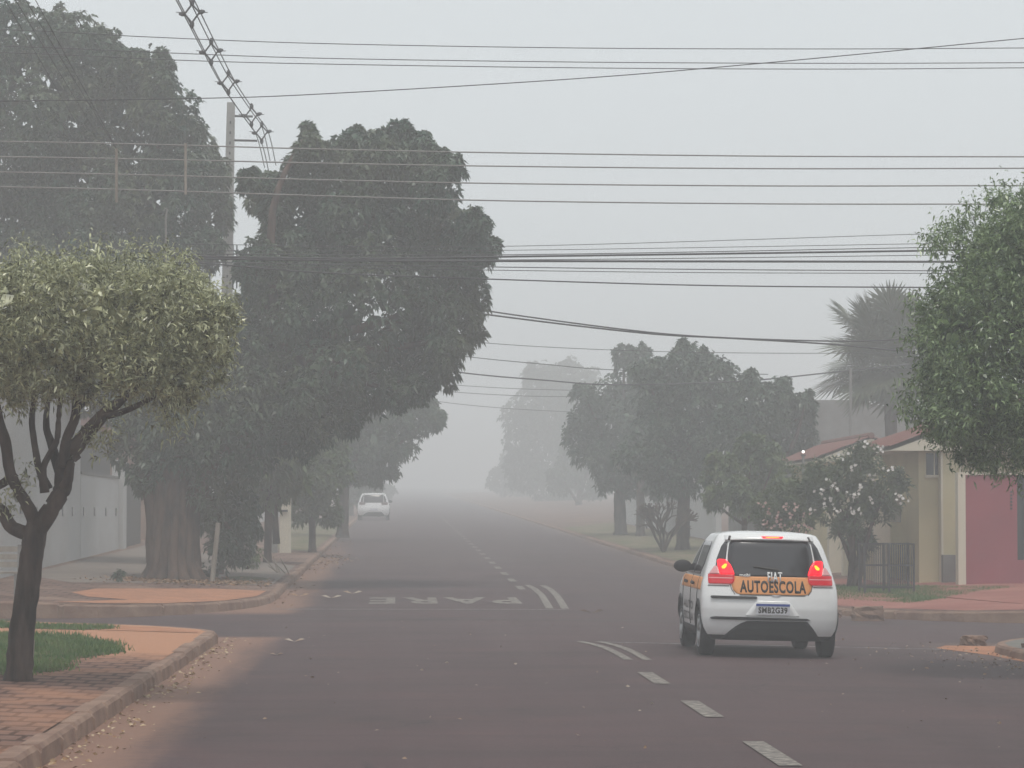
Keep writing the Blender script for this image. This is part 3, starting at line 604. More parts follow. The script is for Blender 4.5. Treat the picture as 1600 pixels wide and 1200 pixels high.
# ghosts far down the street
street_tree('very faint tall tree far down the right side of the street', 290, (870, 808), [(870, 640, 70), (830, 680, 45), (910, 670, 60), (850, 600, 34), (895, 600, 36), (820, 735, 30), (860, 740, 50), (925, 740, 40)], M['leaf_dark'], False, .45, 1.8, (.6, .25), fork_py=760)
GF = 'trees fading out far down the street'
street_tree('faint mid height tree in front of the tall ghostly one', 240, (905, 806), [(900, 730, 34), (930, 745, 30), (880, 750, 24), (915, 700, 26)], M['leaf_dark'], False, .3, 3, (.5, .2), fork_py=785)
street_tree('faint low tree at the left side far past the parked car', 300, (590, 806), [(575, 745, 28), (600, 765, 16), (560, 760, 24)], M['leaf_dark'], True, .3, 3, (.5, .2), fork_py=790)
street_tree('faintest tree low on the right side, farthest of all', 360, (790, 806), [(800, 740, 28), (780, 750, 20), (815, 760, 20), (800, 715, 18)], M['leaf_dark'], False, .3, 3, (.5, .2), fork_py=785)
street_tree('faint tree behind the parked white car', 175, (545, 812), [(560, 740, 40), (530, 720, 50), (575, 760, 22)], M['leaf_dark'], True, .3, 4, (.4, .16), fork_py=780)

# flowering oleanders
def flowers(name, pts, m, parent, origin, r=.05, n=5):
    v = []; f = []
    for p in pts:
        for _ in range(n):
            c = np.array(p) + rng.normal(0, r * 1.4, 3); ax = rng.normal(size=3); ax[1] -= 1.5; ax /= np.linalg.norm(ax); a = np.cross(ax, [0, 0, 1.]); a /= np.linalg.norm(a); b = np.cross(ax, a)
            for q in range(5):
                t = q * 1.2566; d = a * math.cos(t) + b * math.sin(t); s = np.cross(ax, d); k = len(v); tip = d * r + ax * r * .35
                v += [tuple(c), tuple(c + tip * .6 + s * r * .42), tuple(c + tip), tuple(c + tip * .6 - s * r * .42)]; f.append((k, k + 1, k + 2, k + 3))
    return mesh_np(name, np.array(v), np.array(f), m, parent, origin=origin)
def oleander(label, Y, base_px, nb, fl, fm, m='leaf_olive'):
    p = at(*base_px, Y); b0 = Vector((p.x, Y, gz(p.x, Y, False) - .03)); bl = px_blobs(nb, Y, .5, 1.1)
    e = empty('oleander_shrub', b0, label, 'shrub', 'flowering oleanders by the right pavement')
    ch = []
    for c, r in bl:
        s = b0 + Vector((random.uniform(-.15, .15), random.uniform(-.15, .15), 0)); ch.append(([s, s.lerp(Vector(c), .5) + Vector((0, 0, .15)), Vector(c)], [.06, .04, .012]))
    trunk_mesh(ch, M['bark2'], e, 6, b0, name='stem')
    crown_mesh('foliage', sublobes(bl, 6, .25, .45, .85), M[m], e, dens=34, leaf=(.15, .026), k=7, spread=.8, hang=-.1, droop=.1, inner=.12, origin=b0, cut=.8, thick=.15)
    flowers('blossom', [at(x, y, Y - rng.uniform(.75, 1.05)) for x, y in fl], fm, e, b0, .038, 5)
oleander('dark stemmed oleander dotted with white blossom in front of the cream house', 61, (1335, 885), [(1340, 760, 50), (1300, 755, 40), (1385, 765, 34), (1345, 728, 32), (1320, 790, 44), (1370, 790, 30), (1280, 770, 34), (1325, 830, 26), (1345, 850, 22)],
         [(1334, 776), (1338, 772), (1340, 798), (1333, 800), (1374, 700), (1318, 714), (1409, 780), (1405, 776), (1305, 760), (1290, 790), (1268, 797), (1296, 782), (1365, 745), (1353, 694), (1330, 730), (1280, 770), (1390, 735), (1345, 765), (1310, 800), (1362, 780), (1376, 704), (1300, 755)], M['petal'])
oleander('paler oleander behind the car with pinkish blossom low down', 64, (1235, 880), [(1240, 770, 40), (1215, 795, 32), (1265, 760, 34), (1195, 800, 24), (1250, 805, 30)],
         [(1200, 800), (1212, 812), (1222, 822), (1190, 790), (1245, 820), (1236, 800), (1258, 806), (1206, 826), (1250, 790), (1270, 790), (1226, 792), (1215, 805), (1240, 830), (1262, 824), (1195, 815)], M['petal_pink'], 'leaf_mid')

# bare frangipani
p = at(1037, 838, 92); e = empty('frangipani', (p.x, 92, gz(p.x, 92, False)), 'leafless frangipani with forking bare stems between the misty tree trunks', 'shrub')
mb = MB()
def fork(p, d, L, r, n):
    q = p + d * L; mb.tube([p, q], [r, r * .8], 5)
    if n:
        for _ in range(random.choice((2, 3, 3))): fork(q, (d + Vector([random.uniform(-.55, .55) for _ in range(3)])).normalized(), L * .75, r * .75, n - 1)
b0 = Vector(e.location)
for a in (-.55, -.25, 0, .25, .5): fork(b0, Vector((a, random.uniform(-.3, .3), 1)).normalized(), .55, .05, 4)
mb.build('stem', M['bark2'], e, origin=b0)
# small stuff plants left
def small_shrub(label, Y, px, py, r, m='leaf_mid', name='shrub'):
    p = at(px, py, Y); b0 = Vector((p.x, Y, gz(p.x, Y, True))); e = empty(name, b0, label, 'shrub')
    bl = [(np.array(b0) + np.array([random.uniform(-r, r), random.uniform(-r, r), r * random.uniform(.6, 1.5)]), np.array([r * .55] * 3)) for _ in range(6)]
    trunk_mesh([([b0, b0.lerp(Vector(c), .6), Vector(c)], [.02, .015, .006]) for c, _ in bl], M['bark'], e, 5, b0, name='stem')
    crown_mesh('foliage', bl, M[m], e, dens=55, leaf=(.11, .04), k=5, spread=.9, hang=.1, inner=.4, origin=b0, cut=.5, thick=.3, core=0)
small_shrub('small round shrub on the left pavement before the pale leaved tree', 70, 386, 868, .28)
small_shrub('low plants at the foot of the ridged trunk, beside the leaning post', 63.5, 330, 893, .22, 'leaf_dark')
small_shrub('tiny seedling on the pavement left of the ridged trunk', 59.5, 184, 905, .12, 'leaf_dark')

# fan palm
def fan_palm():
    Y = 92; random.seed(21); c0 = at(1388, 575, Y); gx = c0.x; zb = gz(gx, Y, False); b0 = Vector((gx, Y, zb)); e = empty('fan_palm', b0, 'tall fan palm with stiff radiating leaves rising behind the tiled roofs', 'palm')
    trunk_mesh([([b0, Vector((gx + .1, Y, (zb + c0.z) / 2)), Vector((c0.x, Y, c0.z))], [.26, .2, .2])], M['bark2'], e, 9, b0)
    top = Vector(c0)
    for i in range(95):
        az = i * 2.39996; el = R(random.uniform(-50, 80)); L = random.uniform(.5, 1.65)
        d = Vector((math.cos(az) * math.cos(el), math.sin(az) * math.cos(el), math.sin(el))); q = top + d * L + Vector((0, 0, random.uniform(-.1, .5)))
        mb = MB(); mb.tube([top, top.lerp(q, .6) + Vector((0, 0, .08)), q], [.03, .022, .018], 5)
        sidev = d.cross(Vector((0, 0, 1))).normalized(); upv = sidev.cross(d).normalized(); rr = random.uniform(.95, 1.3); tilt = random.uniform(-.5, .5)
        sidev = (sidev + upv * tilt).normalized()
        for k in range(34):
            t = R(-115 + 230 * k / 33); s = d * math.cos(t) + sidev * math.sin(t) + d.cross(sidev) * (.12 * (1 if k % 2 else -1)); s.normalize()
            ln = rr * (1 - .25 * abs(t) / 2) * random.uniform(.9, 1.05); w = ln * .045; n = s.cross(d.cross(sidev)).normalized()
            a = q + s * ln * .55; tip = q + s * ln - Vector((0, 0, .10 * ln))
            mb.add([q, a + n * w, tip, a - n * w], [(0, 1, 2, 3)])
        mb.build('frond', M['leaf_palm'], e, origin=b0)
fan_palm()

# ------------------------------------------------------------------ fallen leaves, litter, rubble
def litter(name, pts, zf, m, size, label):
    x, y = pts; n = len(x); z = zf(x, y) + .012; th = rng.uniform(0, 6.28, n); D = np.stack([np.cos(th), np.sin(th), rng.uniform(-.05, .35, n)], -1)
    s = size * rng.uniform(.5, 1.4, n); v, f = leaves(np.stack([x, y, z], -1), unit(D), s, s * .5, .1, .12)
    v[:, 2] = np.maximum(v[:, 2], np.repeat(z, 4) - .008); o = mesh_np(name, v, f, m); tag(o, label, 'litter', kind='stuff')
U = rng.uniform; Nn = rng.normal
litter('fallen_leaves', (LK + np.abs(Nn(0, .16, 420)) + .04, U(17, 39.5, 420)), road, M['deadleaf'], .05, 'dry leaves gathered in the gutter along the near left kerb')
litter('fallen_leaves', (np.clip(Nn(-4.3, .9, 1500), -6.6, -2.7), Nn(61.2, 1.0, 1500)), SL, M['deadbrown'], .08, 'carpet of brown leaves round the ridged trunk')
litter('fallen_leaves', (U(-2.2, 7.2, 110), U(16, 46, 110)), road, M['deadpale'], .04, 'stray leaves scattered over the junction asphalt')
litter('fallen_leaves', (RK - np.abs(Nn(0, .8, 260)) - .03, Nn(34.5, 2.5, 260)), road, M['deadpale'], .045, 'pale leaves scattered beside the right kerb under the ficus')
litter('fallen_leaves', (LK + np.abs(Nn(0, .3, 130)) + .03, U(53, 110, 130)), road, M['deadbrown'], .08, 'brown leaves along the far left gutter')
litter('fallen_leaves', (LK + .3 + Nn(0, .4, 260), Nn(84, 4, 260)), road, M['deadbrown'], .09, 'yellowish leaf drift beside the far left kerb')
for (px, py, sz, m) in [(468, 936, .2, 'deadbrown'), (518, 938, .20, 'deadpale'), (551, 933, .2, 'deadpale'), (460, 1003, .14, 'deadpale'), (432, 1024, .08, 'deadpale'), (925, 957, .22, 'bark2')]:
    x, y = gp(px, py); mb = MB(); z = float(road(x, y)) + .005
    for s in (-1, 1):
        mb.add([(x, y, z), (x + s * sz * .55, y + .08, z + sz * .28), (x + s * sz, y + .05, z + sz * .22), (x + s * sz * .5, y - .1, z + .02)], [(0, 1, 2, 3)])
    o = mb.build('large_fallen_leaf', M[m]); tag(o, {468: 'large dry leaf curled at the far left kerb end', 518: 'large dry leaf curled left of the road lettering', 551: 'large dry leaf nearest the road lettering', 460: 'flat pale leaf mid junction, nearest the left corner', 432: 'small pale leaf nearest the near left kerb corner', 925: 'thin dark twig leaf right of the curved centre lines'}[px], 'leaf', 'large leaves lying on the road')
def rock(name, loc, s, m, label, cat='rubble', group=None, rz=0, seed=1):
    bm = bmesh.new(); bmesh.ops.create_cube(bm, size=1); bmesh.ops.subdivide_edges(bm, edges=bm.edges[:], cuts=3, use_grid_fill=True)
    rr = random.Random(seed)
    for v in bm.verts:
        v.co *= .93 if v.co.length > .75 else 1; v.co += Vector([rr.uniform(-.07, .07) for _ in range(3)]); v.co = Vector((v.co.x * s[0], v.co.y * s[1], (v.co.z + .45) * s[2]))
    me = bpy.data.meshes.new(name); bm.to_mesh(me); bm.free(); me.materials.append(m); o = link(bpy.data.objects.new(name, me)); o.location = loc; o.rotation_euler.z = rz
    return tag(o, label, cat, group)
def onside(px, py, Y, left): p = at(px, py, Y); return (p.x, Y, gz(p.x, Y, left) - .02)
G = 'broken kerb pieces at the right corners'
rock('kerb_block', (7.75, 48.6, float(road(7.7, 48.6)) - .01), (.5, .25, .26), M['kerb'], 'broken kerb block standing proud at the far right corner behind the car', 'rubble', G, .1, 3)
rock('kerb_block', (7.35, 50.0, float(road(7.3, 50)) - .01), (.25, .25, .10), M['kerb'], 'low flat kerb fragment just left of the standing broken block', 'rubble', G, .4, 4)
rock('kerb_block', (7.72, 39.4, float(road(7.6, 39.4)) - .01), (.26, .24, .15), M['kerb'], 'small dark rubble lump at the near right corner', 'rubble', G, .5, 5)
rock('kerb_block', (7.95, 36.3, float(road(7.8, 36.3)) - .01), (.36, .5, .19), M['kerb'], 'tilted kerb piece at the right frame edge, nearest the camera', 'rubble', G, -.5, 6)
patch_on('dust_patch', [(7.0, 38.3), (7.3, 39.2), (8.3, 39.0), (8.6, 37.0), (8.2, 34.5), (7.45, 34), (7.35, 36.5)], road, M['dust'], .006, 2)
# branch debris on far left pavement
mb = MB()
for k in range(7):
    a = at(440, 890, 68); s = Vector((a.x + random.uniform(-.15, .25), 68 + random.uniform(-.2, .2), gz(a.x, 68, True))); mb.tube([s, s + Vector((random.uniform(-.35, .25), random.uniform(-.2, .2), random.uniform(.05, .4)))], [.02, .01], 5)
tag(mb.build('branch_pile', M['wood']), 'little heap of dead branches on the far left pavement', 'branches')

# ------------------------------------------------------------------ buildings and walls, left
def gl(x, y): return gz(x, y, True)
def gr(x, y): return gz(x, y, False)
def bx(name, m, par, o0, *b, bevel=0): return MB().box(*b).build(name, m, par, bevel=bevel, origin=o0)
XW = -8.0; o0 = Vector((XW, 55, gl(XW, 55)))
e = empty('corner_building', o0, 'white rendered corner building behind the clipped ficus, with a row of small vents', 'building'); zg = o0.z
bx('wall', M['white_wall'], e, o0, XW - 9, XW, 53, 74.3, zg - .3, zg + 4.5)
bx('parapet', M['grey'], e, o0, XW - 9.1, XW + .04, 52.9, 74.35, zg + 4.5, zg + 4.62)
for y in (57.5, 60, 62.5, 65): bx('vent', M['darkglass'], e, o0, XW, XW + .035, y, y + .28, zg + 1.35, zg + 1.5)
w0 = Vector((XW, 74.4, gl(XW, 74.4)))
e = empty('boundary_wall', w0, 'lower white boundary wall topped by a dark screen, beyond the white corner building', 'wall')
bx('wall', M['white_wall'], e, w0, XW - .2, XW, 74.4, 84.4, zg - .2, zg + 2.35)
bx('coping', M['grey'], e, w0, XW - .25, XW + .03, 74.4, 84.4, zg + 2.35, zg + 2.42)
bx('dark_screen', M['darkmetal'], e, w0, XW - .13, XW - .07, 74.6, 82.6, zg + 2.42, zg + 3.6)
for k, y in enumerate((68.7, 70.3, 72.4, 74.95, 77.6, 80.6, 83.5)): bx('slot', M['darkglass'], e if y > 74.4 else bpy.data.objects['corner_building'], w0 if y > 74.4 else o0, XW, XW + .02, y, y + .26, zg + 1.3, zg + 1.52)
g0 = Vector((XW, 84.5, gl(XW, 84.5)))
e = empty('gateway', g0, 'white gateway posts with dark door at the end of the white wall', 'gate')
bx('post', M['white_wall'], e, g0, XW - .2, XW + .12, 84.5, 85.6, zg, zg + 2.9)
bx('post', M['cream2'], e, g0, XW + .30, XW + .46, 92.4, 92.7, zg, zg + 3.0)
bx('door', M['darkmetal'], e, g0, XW - .1, XW - .05, 85.7, 92.2, zg, zg + 2.7)
g0 = Vector((-6.5, 98, gl(-6.5, 98)))
e = empty('brick_house', g0, 'brown house front mostly hidden behind the ridged trunk', 'building')
bx('wall', M['kerb'], e, g0, -16, -7.3, 97.4, 112, g0.z - .3, g0.z + 3.0)
MB().prism([(-16.3, g0.z + 3.0), (-7.0, g0.z + 3.0), (-11.6, g0.z + 4.6)], 97.1, 112.3).build('roof', M['tile'], e, origin=g0)
# white gate panel (437-455, 760-832) at 85 m
p0 = at(437, 832, 86); p1 = at(455, 760, 86); zz = gl(p0.x, 86); q0 = Vector((p0.x, 86, zz))
e = empty('white_gate', q0, 'narrow white gate leaf with dark hinge, seen beside the slender stemmed tree', 'gate')
bx('panel', M['cream2'], e, q0, p0.x, p1.x, 86, 86.08, zz, p1.z); bx('hinge', M['darkmetal'], e, q0, p0.x - .05, p1.x - .1, 85.94, 85.99, p0.z + .6, p0.z + .66); bx('post', M['grey'], e, q0, p0.x - .25, p0.x - .06, 85.95, 86.15, zz, p1.z + .05)
for i, (y0, y1, h, mm, lb) in enumerate([(114, 136, 2.3, 'grey', 'long grey garden wall along the left pavement, in mist'), (138, 165, 2.6, 'white_wall', 'pale garden wall beyond the parked white car')]):
    q = Vector((-6.6, y0, gl(-6.6, y0))); e = empty('garden_wall', q, lb, 'wall', 'garden walls down the street')
    bx('wall', M[mm], e, q, -6.8, -6.6, y0, y1, q.z - .2, q.z + h + .2); bx('coping', M['grey'], e, q, -6.86, -6.54, y0, y1, q.z + h + .2, q.z + h + .27)
# slatted bench at the left edge
q = Vector((at(8, 945, 50).x, 50, gl(at(8, 945, 50).x, 50))); e = empty('slatted_bench', q, 'pale slatted bench cut off by the left frame edge, behind the ficus trunk', 'bench')
for k in range(3): bx('seat_slat', M['wood'], e, q, q.x - .9, q.x + .3, 49.55 + k * .15, 49.66 + k * .15, q.z + .40, q.z + .43)
for k in range(3): bx('back_slat', M['wood'], e, q, q.x - .9, q.x + .3, 50.02, 50.05, q.z + .50 + k * .13, q.z + .59 + k * .13)
for x in (-.8, .2):
    for y in (49.56, 50.0): bx('leg', M['grey'], e, q, q.x + x, q.x + x + .06, y, y + .05, q.z, q.z + (.40 if y < 49.9 else .88))
# leaning post next to trunk
a, b = at(331, 912, 61.2), at(341, 817, 61.2); a.z = gl(a.x, 61.2) - .05
mb = MB().tube([a, a.lerp(b, .5), b], [.055, .05, .048], 8)
tag(mb.build('leaning_post', M['wood']), 'pale wooden post leaning beside the ridged trunk', 'post')
a, b = at(306, 895, 63), at(312, 830, 63)
# stake tied to the ficus trunk
a = at(44, 1066, 26.75); b_ = at(49, 1000, 26.75); a.z = gl(a.x, 26.75) - .03
tag(MB().tube([a, b_], [.035, .032], 8).build('tree_stake', M['wood']), 'short pale stake beside the foot of the clipped ficus', 'stake')

# ------------------------------------------------------------------ right side lots
Y = 60; p = at(1509, 893, Y); z0 = gr(p.x, Y) - .1; o0 = Vector((p.x, Y, z0)); zt = at(1509, 742, Y).z
e = empty('pink_wall', o0, 'deep pink painted wall with pale end pillar at the right corner lot', 'wall')
bx('wall', M['pink'], e, o0, p.x, p.x + 1.07, Y, Y + .18, z0, zt); bx('wall', M['pink'], e, o0, p.x + 2.6, p.x + 9, Y, Y + .18, z0, zt)
bx('wall', M['pink'], e, o0, p.x + 1.07, p.x + 2.6, Y, Y + .18, z0, z0 + .62)
bx('coping', M['cream2'], e, o0, p.x - .02, p.x + 1.09, Y - .03, Y + .21, zt, zt + .06); bx('coping', M['cream2'], e, o0, p.x + 2.6, p.x + 9, Y - .03, Y + .21, zt, zt + .06)
bx('pillar', M['cream2'], e, o0, p.x - .16, p.x - .003, Y - .05, Y + .25, z0, zt + .05)
bx('window', M['darkglass'], e, o0, p.x + 1.07, p.x + 2.6, Y + .06, Y + .10, z0 + .62, zt)
for k in range(5): bx('window_bar', M['darkmetal'], e, o0, p.x + 1.2 + k * .3, p.x + 1.23 + k * .3, Y + .0, Y + .03, z0 + .62, zt)
# the vertical row of small letters on the pink wall is too faint to read : small raised ticks
mb = MB()
for k in range(6): 
    a = at(1580, 768 + k * 5.2, Y); mb.box(a.x - .022, a.x + .022, Y - .012, Y - .002, a.z - .028, a.z + .012)
mb.build('house_sign', M['darkmetal'], e, origin=o0)

Y = 62; p = at(1436, 868, Y); z0 = gr(p.x, Y) - .12; zt = at(1436, 702, Y).z; o0 = Vector((p.x, Y, z0)); XH = p.x
e = empty('cream_house', o0, 'cream rendered house with clay tile roof between oleander and pink wall', 'building')
bx('wall', M['cream'], e, o0, XH, XH + 7, Y, Y + 5, z0, zt)
a, b = at(1447, 742, Y), at(1472, 708, Y); wx0, wx1, wz0, wz1 = a.x, b.x, a.z, b.z
w = bx('window', M['darkglass'], e, o0, wx0, wx1, Y - .012, Y - .002, wz0, wz1)
bx('sill', M['cream2'], w, (0, 0, 0), wx0 - .03 - o0.x, wx1 + .03 - o0.x, -.06, -.002, wz0 - .06 - o0.z, wz0 - .003 - o0.z)
bx('frame', M['cream2'], w, (0, 0, 0), (wx0 + wx1) / 2 - .012 - o0.x, (wx0 + wx1) / 2 + .012 - o0.x, -.022, -.014, wz0 - o0.z, wz1 - o0.z)
a, b = at(1474, 860, Y - .3), at(1498, 700, Y - .3); bx('pilaster', M['cream'], e, o0, a.x, b.x, Y - .3, Y - .003, z0, zt - .003)
bx('trim', M['cream2'], e, o0, a.x - .045, a.x - .003, Y - .33, Y - .003, z0, zt - .006)
bx('trim', M['cream2'], e, o0, b.x + .003, b.x + .04, Y - .33, Y - .003, z0, zt - .006)
bx('plinth', M['grey'], e, o0, a.x - .05, b.x + .1, Y - .55, Y - .34, z0, z0 + .72)
for k in range(1): bx('window', M['darkglass'], e, o0, XH - .012, XH - .002, Y + 2.2 + k * 4, Y + 3.9 + k * 4, z0 + 1.4, z0 + 2.5)
def tiled_roof(name, par, org, x0, x1, y0, y1, ze, zr, m):
    """gable roof, ridge along y in the middle, with rows of round tiles"""
    xm = (x0 + x1) / 2; v = []; f = []; ny = int((y1 - y0) / .11)
    for sgn, xe in ((0, x0), (1, x1)):
        k0 = len(v)
        for j in range(ny + 1):
            y = y0 + (y1 - y0) * j / ny; bmp = .035 * (j % 2)
            for t in np.linspace(0, 1, 7): v.append((xe + (xm - xe) * t, y, ze + (zr - ze) * t + bmp + .02 * ((t * 6) % 2)))
        for j in range(ny):
            for i in range(6): a = k0 + j * 7 + i; f.append((a, a + 1, a + 8, a + 7))
    mb = MB().add(v, f); r = mb.build(name, m, par, origin=org)
    MB().prism([(x0, ze - .09), (x1, ze - .09), (xm, zr - .05)], y0 + .03, y1 - .03).build('gable', M['cream2'], par, origin=org)
    MB().tube([(xm, y0 - .02, zr + .03), (xm, y1 + .02, zr + .03)], .09, 8).build('ridge_cap', m, r, origin=org)
    r.location = (0, 0, 0); return r
tiled_roof('roof', e, o0, XH - .7, XH + 7.6, Y - .5, Y + 5.5, zt + .05, zt + 1.5, M['tile'])
# second house, gable turned to the road
Y2 = 80; q = at(1300, 860, Y2); z0 = gr(q.x, Y2) - .1; o1 = Vector((q.x, Y2, z0)); ze = at(1300, 717, Y2).z
e = empty('gabled_house', o1, 'second house with red tiled gable peeping above the oleander', 'building')
bx('wall', M['cream'], e, o1, q.x, q.x + 2.4, Y2, Y2 + 8, z0, ze); xr = at(1356, 683, Y2).x; xe = at(1266, 717, Y2).x; tiled_roof('roof', e, o1, xe, 2 * xr - xe, Y2 - .6, Y2 + 8.4, ze, at(1360, 683, Y2).z, M['tile'])
bx('window', M['darkglass'], e, o1, q.x + .5, q.x + 1.3, Y2 - .012, Y2 - .002, z0 + 1.3, z0 + 2.2)
# large grey shed far behind
Y3 = 105; a, b, c, d = at(1236, 700, Y3), at(1262, 625, Y3), at(1330, 625, Y3), at(1520, 700, Y3); z0 = gr(a.x, Y3)
o1 = Vector((a.x, Y3, z0)); e = empty('tall_shed', o1, 'tall grey shed with sloping roof edge fading in mist below the palm', 'building')
MB().prism([(a.x, z0 - .2), (a.x, a.z), (b.x, b.z), (c.x, c.z), (d.x, c.z - .8), (d.x, z0 - .2)], Y3, Y3 + 14).build('wall', M['grey'], e, origin=o1)
bx('door', M['darkmetal'], e, o1, b.x, b.x + 1.8, Y3 - .02, Y3 - .003, z0, z0 + 2.5)
# garden walls and gate posts on the right pavement
q = Vector((10.4, 66, gr(10.4, 66))); e = empty('garden_fence', q, 'low cream garden fence with white gate posts behind the oleander', 'fence')
bx('wall', M['cream'], e, q, 10.3, 10.5, 63.2, 67.5, q.z - .2, q.z + .7); bx('wall', M['cream'], e, q, 10.3, 10.5, 70.0, 79, q.z - .2, q.z + 1.9)
for y in (63.0, 67.6, 69.8): bx('post', M['cream2'], e, q, 10.2, 10.52, y - .15, y + .15, q.z - .2, q.z + 2.0)
for k in range(22): bx('bar', M['cream2'], e, q, 10.38, 10.42, 63.3 + k * .19, 63.36 + k * .19, q.z + .7, q.z + 1.75)
bx('rail', M['cream2'], e, q, 10.37, 10.43, 63.2, 67.5, q.z + 1.75, q.z + 1.82)
for i, (y0, y1, h, mm, lb) in enumerate([(82, 100, 1.9, 'grey', 'hazy grey wall behind the frangipani on the right'), (104, 150, 2.2, 'white_wall', 'pale misty wall behind the slim trunk on the right')]):
    q = Vector((11.2, y0, gr(11.2, y0))); e = empty('garden_wall', q, lb, 'wall', 'garden walls down the street')
    bx('wall', M[mm], e, q, 11.2, 11.4, y0, y1, q.z - .2, q.z + h); bx('coping', M['grey'], e, q, 11.14, 11.46, y0, y1, q.z + h, q.z + h + .07)
# lit wall lamp
a = at(1255, 706, 79); q = Vector((a.x, 79, gr(a.x, 79))); e = empty('lamp_post', q, 'thin garden lamp post with one small lit white lamp', 'lamp')
MB().tube([q, Vector((a.x, 79, a.z - .08))], .035, 8).build('post', M['grey'], e, origin=q)
bm = bmesh.new(); bmesh.ops.create_icosphere(bm, subdivisions=2, radius=.04); me = bpy.data.meshes.new('globe'); bm.to_mesh(me); bm.free(); me.materials.append(M['lampwhite']); o = link(bpy.data.objects.new('globe', me), e); o.location = a - q
MB().box(-.06, .06, -.06, .06, -.12, -.07).build('lamp_base', M['darkmetal'], e).location = a - q
# thin pole by the palm
a, b = at(1329, 690, 88), at(1329, 575, 88); a.z = gr(a.x, 88); tag(MB().tube([a, b], [.05, .04], 8).build('thin_pole', M['grey']), 'thin pale pole in front of the palm', 'pole')
# tree guard : dark metal cage on the lawn
def guard():
    p0, p1 = at(1345, 905, 58), at(1421, 905, 58); z = gr(p0.x, 57.5); q = Vector((p0.x, 57.5, z)); e = empty('tree_guard', q, 'dark metal cage standing on the right hand grass patch', 'tree guard')
    L = p1.x - p0.x; H = 1.0
    for x in (0, L * .5, L): 
        for y in (0, .7): bx('post', M['darkmetal'], e, q, q.x + x - .02, q.x + x + .02, q.y + y - .02, q.y + y + .02, z - .05, z + H)
    for y in (0, .7):
        for zz in (.12, .55, H - .03): bx('rail', M['darkmetal'], e, q, q.x + .021, q.x + L - .021, q.y + y - .012, q.y + y + .012, z + zz, z + zz + .025)
        mb = MB()
        for k in range(1, 22): x = q.x + L * k / 22; mb.tube([(x, q.y + y + .016, z + .1), (x, q.y + y + .016, z + H)], .006, 4)
        mb.build('mesh_panel', M['darkmetal'], e, origin=q)
    for x in (0, L):
        for zz in (.12, H - .03): bx('rail', M['darkmetal'], e, q, q.x + x - .012, q.x + x + .012, q.y + .021, q.y + .679, z + zz, z + zz + .025)
guard()

# ------------------------------------------------------------------ utility pole and spaced cables
def pole():
    Y = 75; t = at(361, 160, Y); b = at(346, 900, Y); b.z = gl(b.x, Y) - .2; q = Vector((b.x, Y, b.z + .2))
    e = empty('utility_pole', q, 'pale concrete utility pole between the two big dark crowns', 'utility pole')
    mb = MB(); v = []
    for p, w, d in ((b, .19, .14), (t, .10, .075)):
        for sx, sy in ((-1, -1), (1, -1), (1, 1), (-1, 1)): v.append((p.x + sx * w, Y + sy * d, p.z))
    mb.add(v, [(0, 1, 5, 4), (1, 2, 6, 5), (2, 3, 7, 6), (3, 0, 4, 7), (0, 3, 2, 1), (4, 5, 6, 7)]).build('shaft', M['pole'], e, bevel=.015, origin=q)
    mb = MB()
    for k in range(24):
        f = .45 + k * .022; c = b.lerp(t, f); d = .14 + (.075 - .14) * f; mb.box(c.x - .02, c.x + .02, Y - d - .004, Y - d + .002, c.z - .035, c.z + .035)
    mb.build('bolt_holes', M['darkmetal'], e, origin=q)
    for (y0, x1) in ((181, 395), (219, 402)):
        a = at(358, y0, Y); c = at(x1, y0 + 1, Y); mb = MB().tube([a, c], .03, 6); mb.build('arm', M['wire'], e, origin=q)
    a = at(340, 388, Y); mb = MB()
    for dx in (-18, 18, 24): c = at(346 + dx, 420, Y); mb.tube([c - Vector((0, 0, .5)), c + Vector((0, 0, .6))], .02, 5)
    mb.tube([at(326, 402, Y), at(372, 402, Y)], .025, 5); mb.build('bracket', M['wire'], e, origin=q)
    for k in range(3):
        c = at(351 + k * 7 - 8, 330 + 40, Y)
pole()
def cable(name, pts, r, m, label, group, n=5, cat='cable', sag=0):
    p, rr = catmull(pts, [r] * len(pts), 10); o = MB().tube(p, rr, n).build(name, m, smooth=True); return tag(o, label, cat, group)
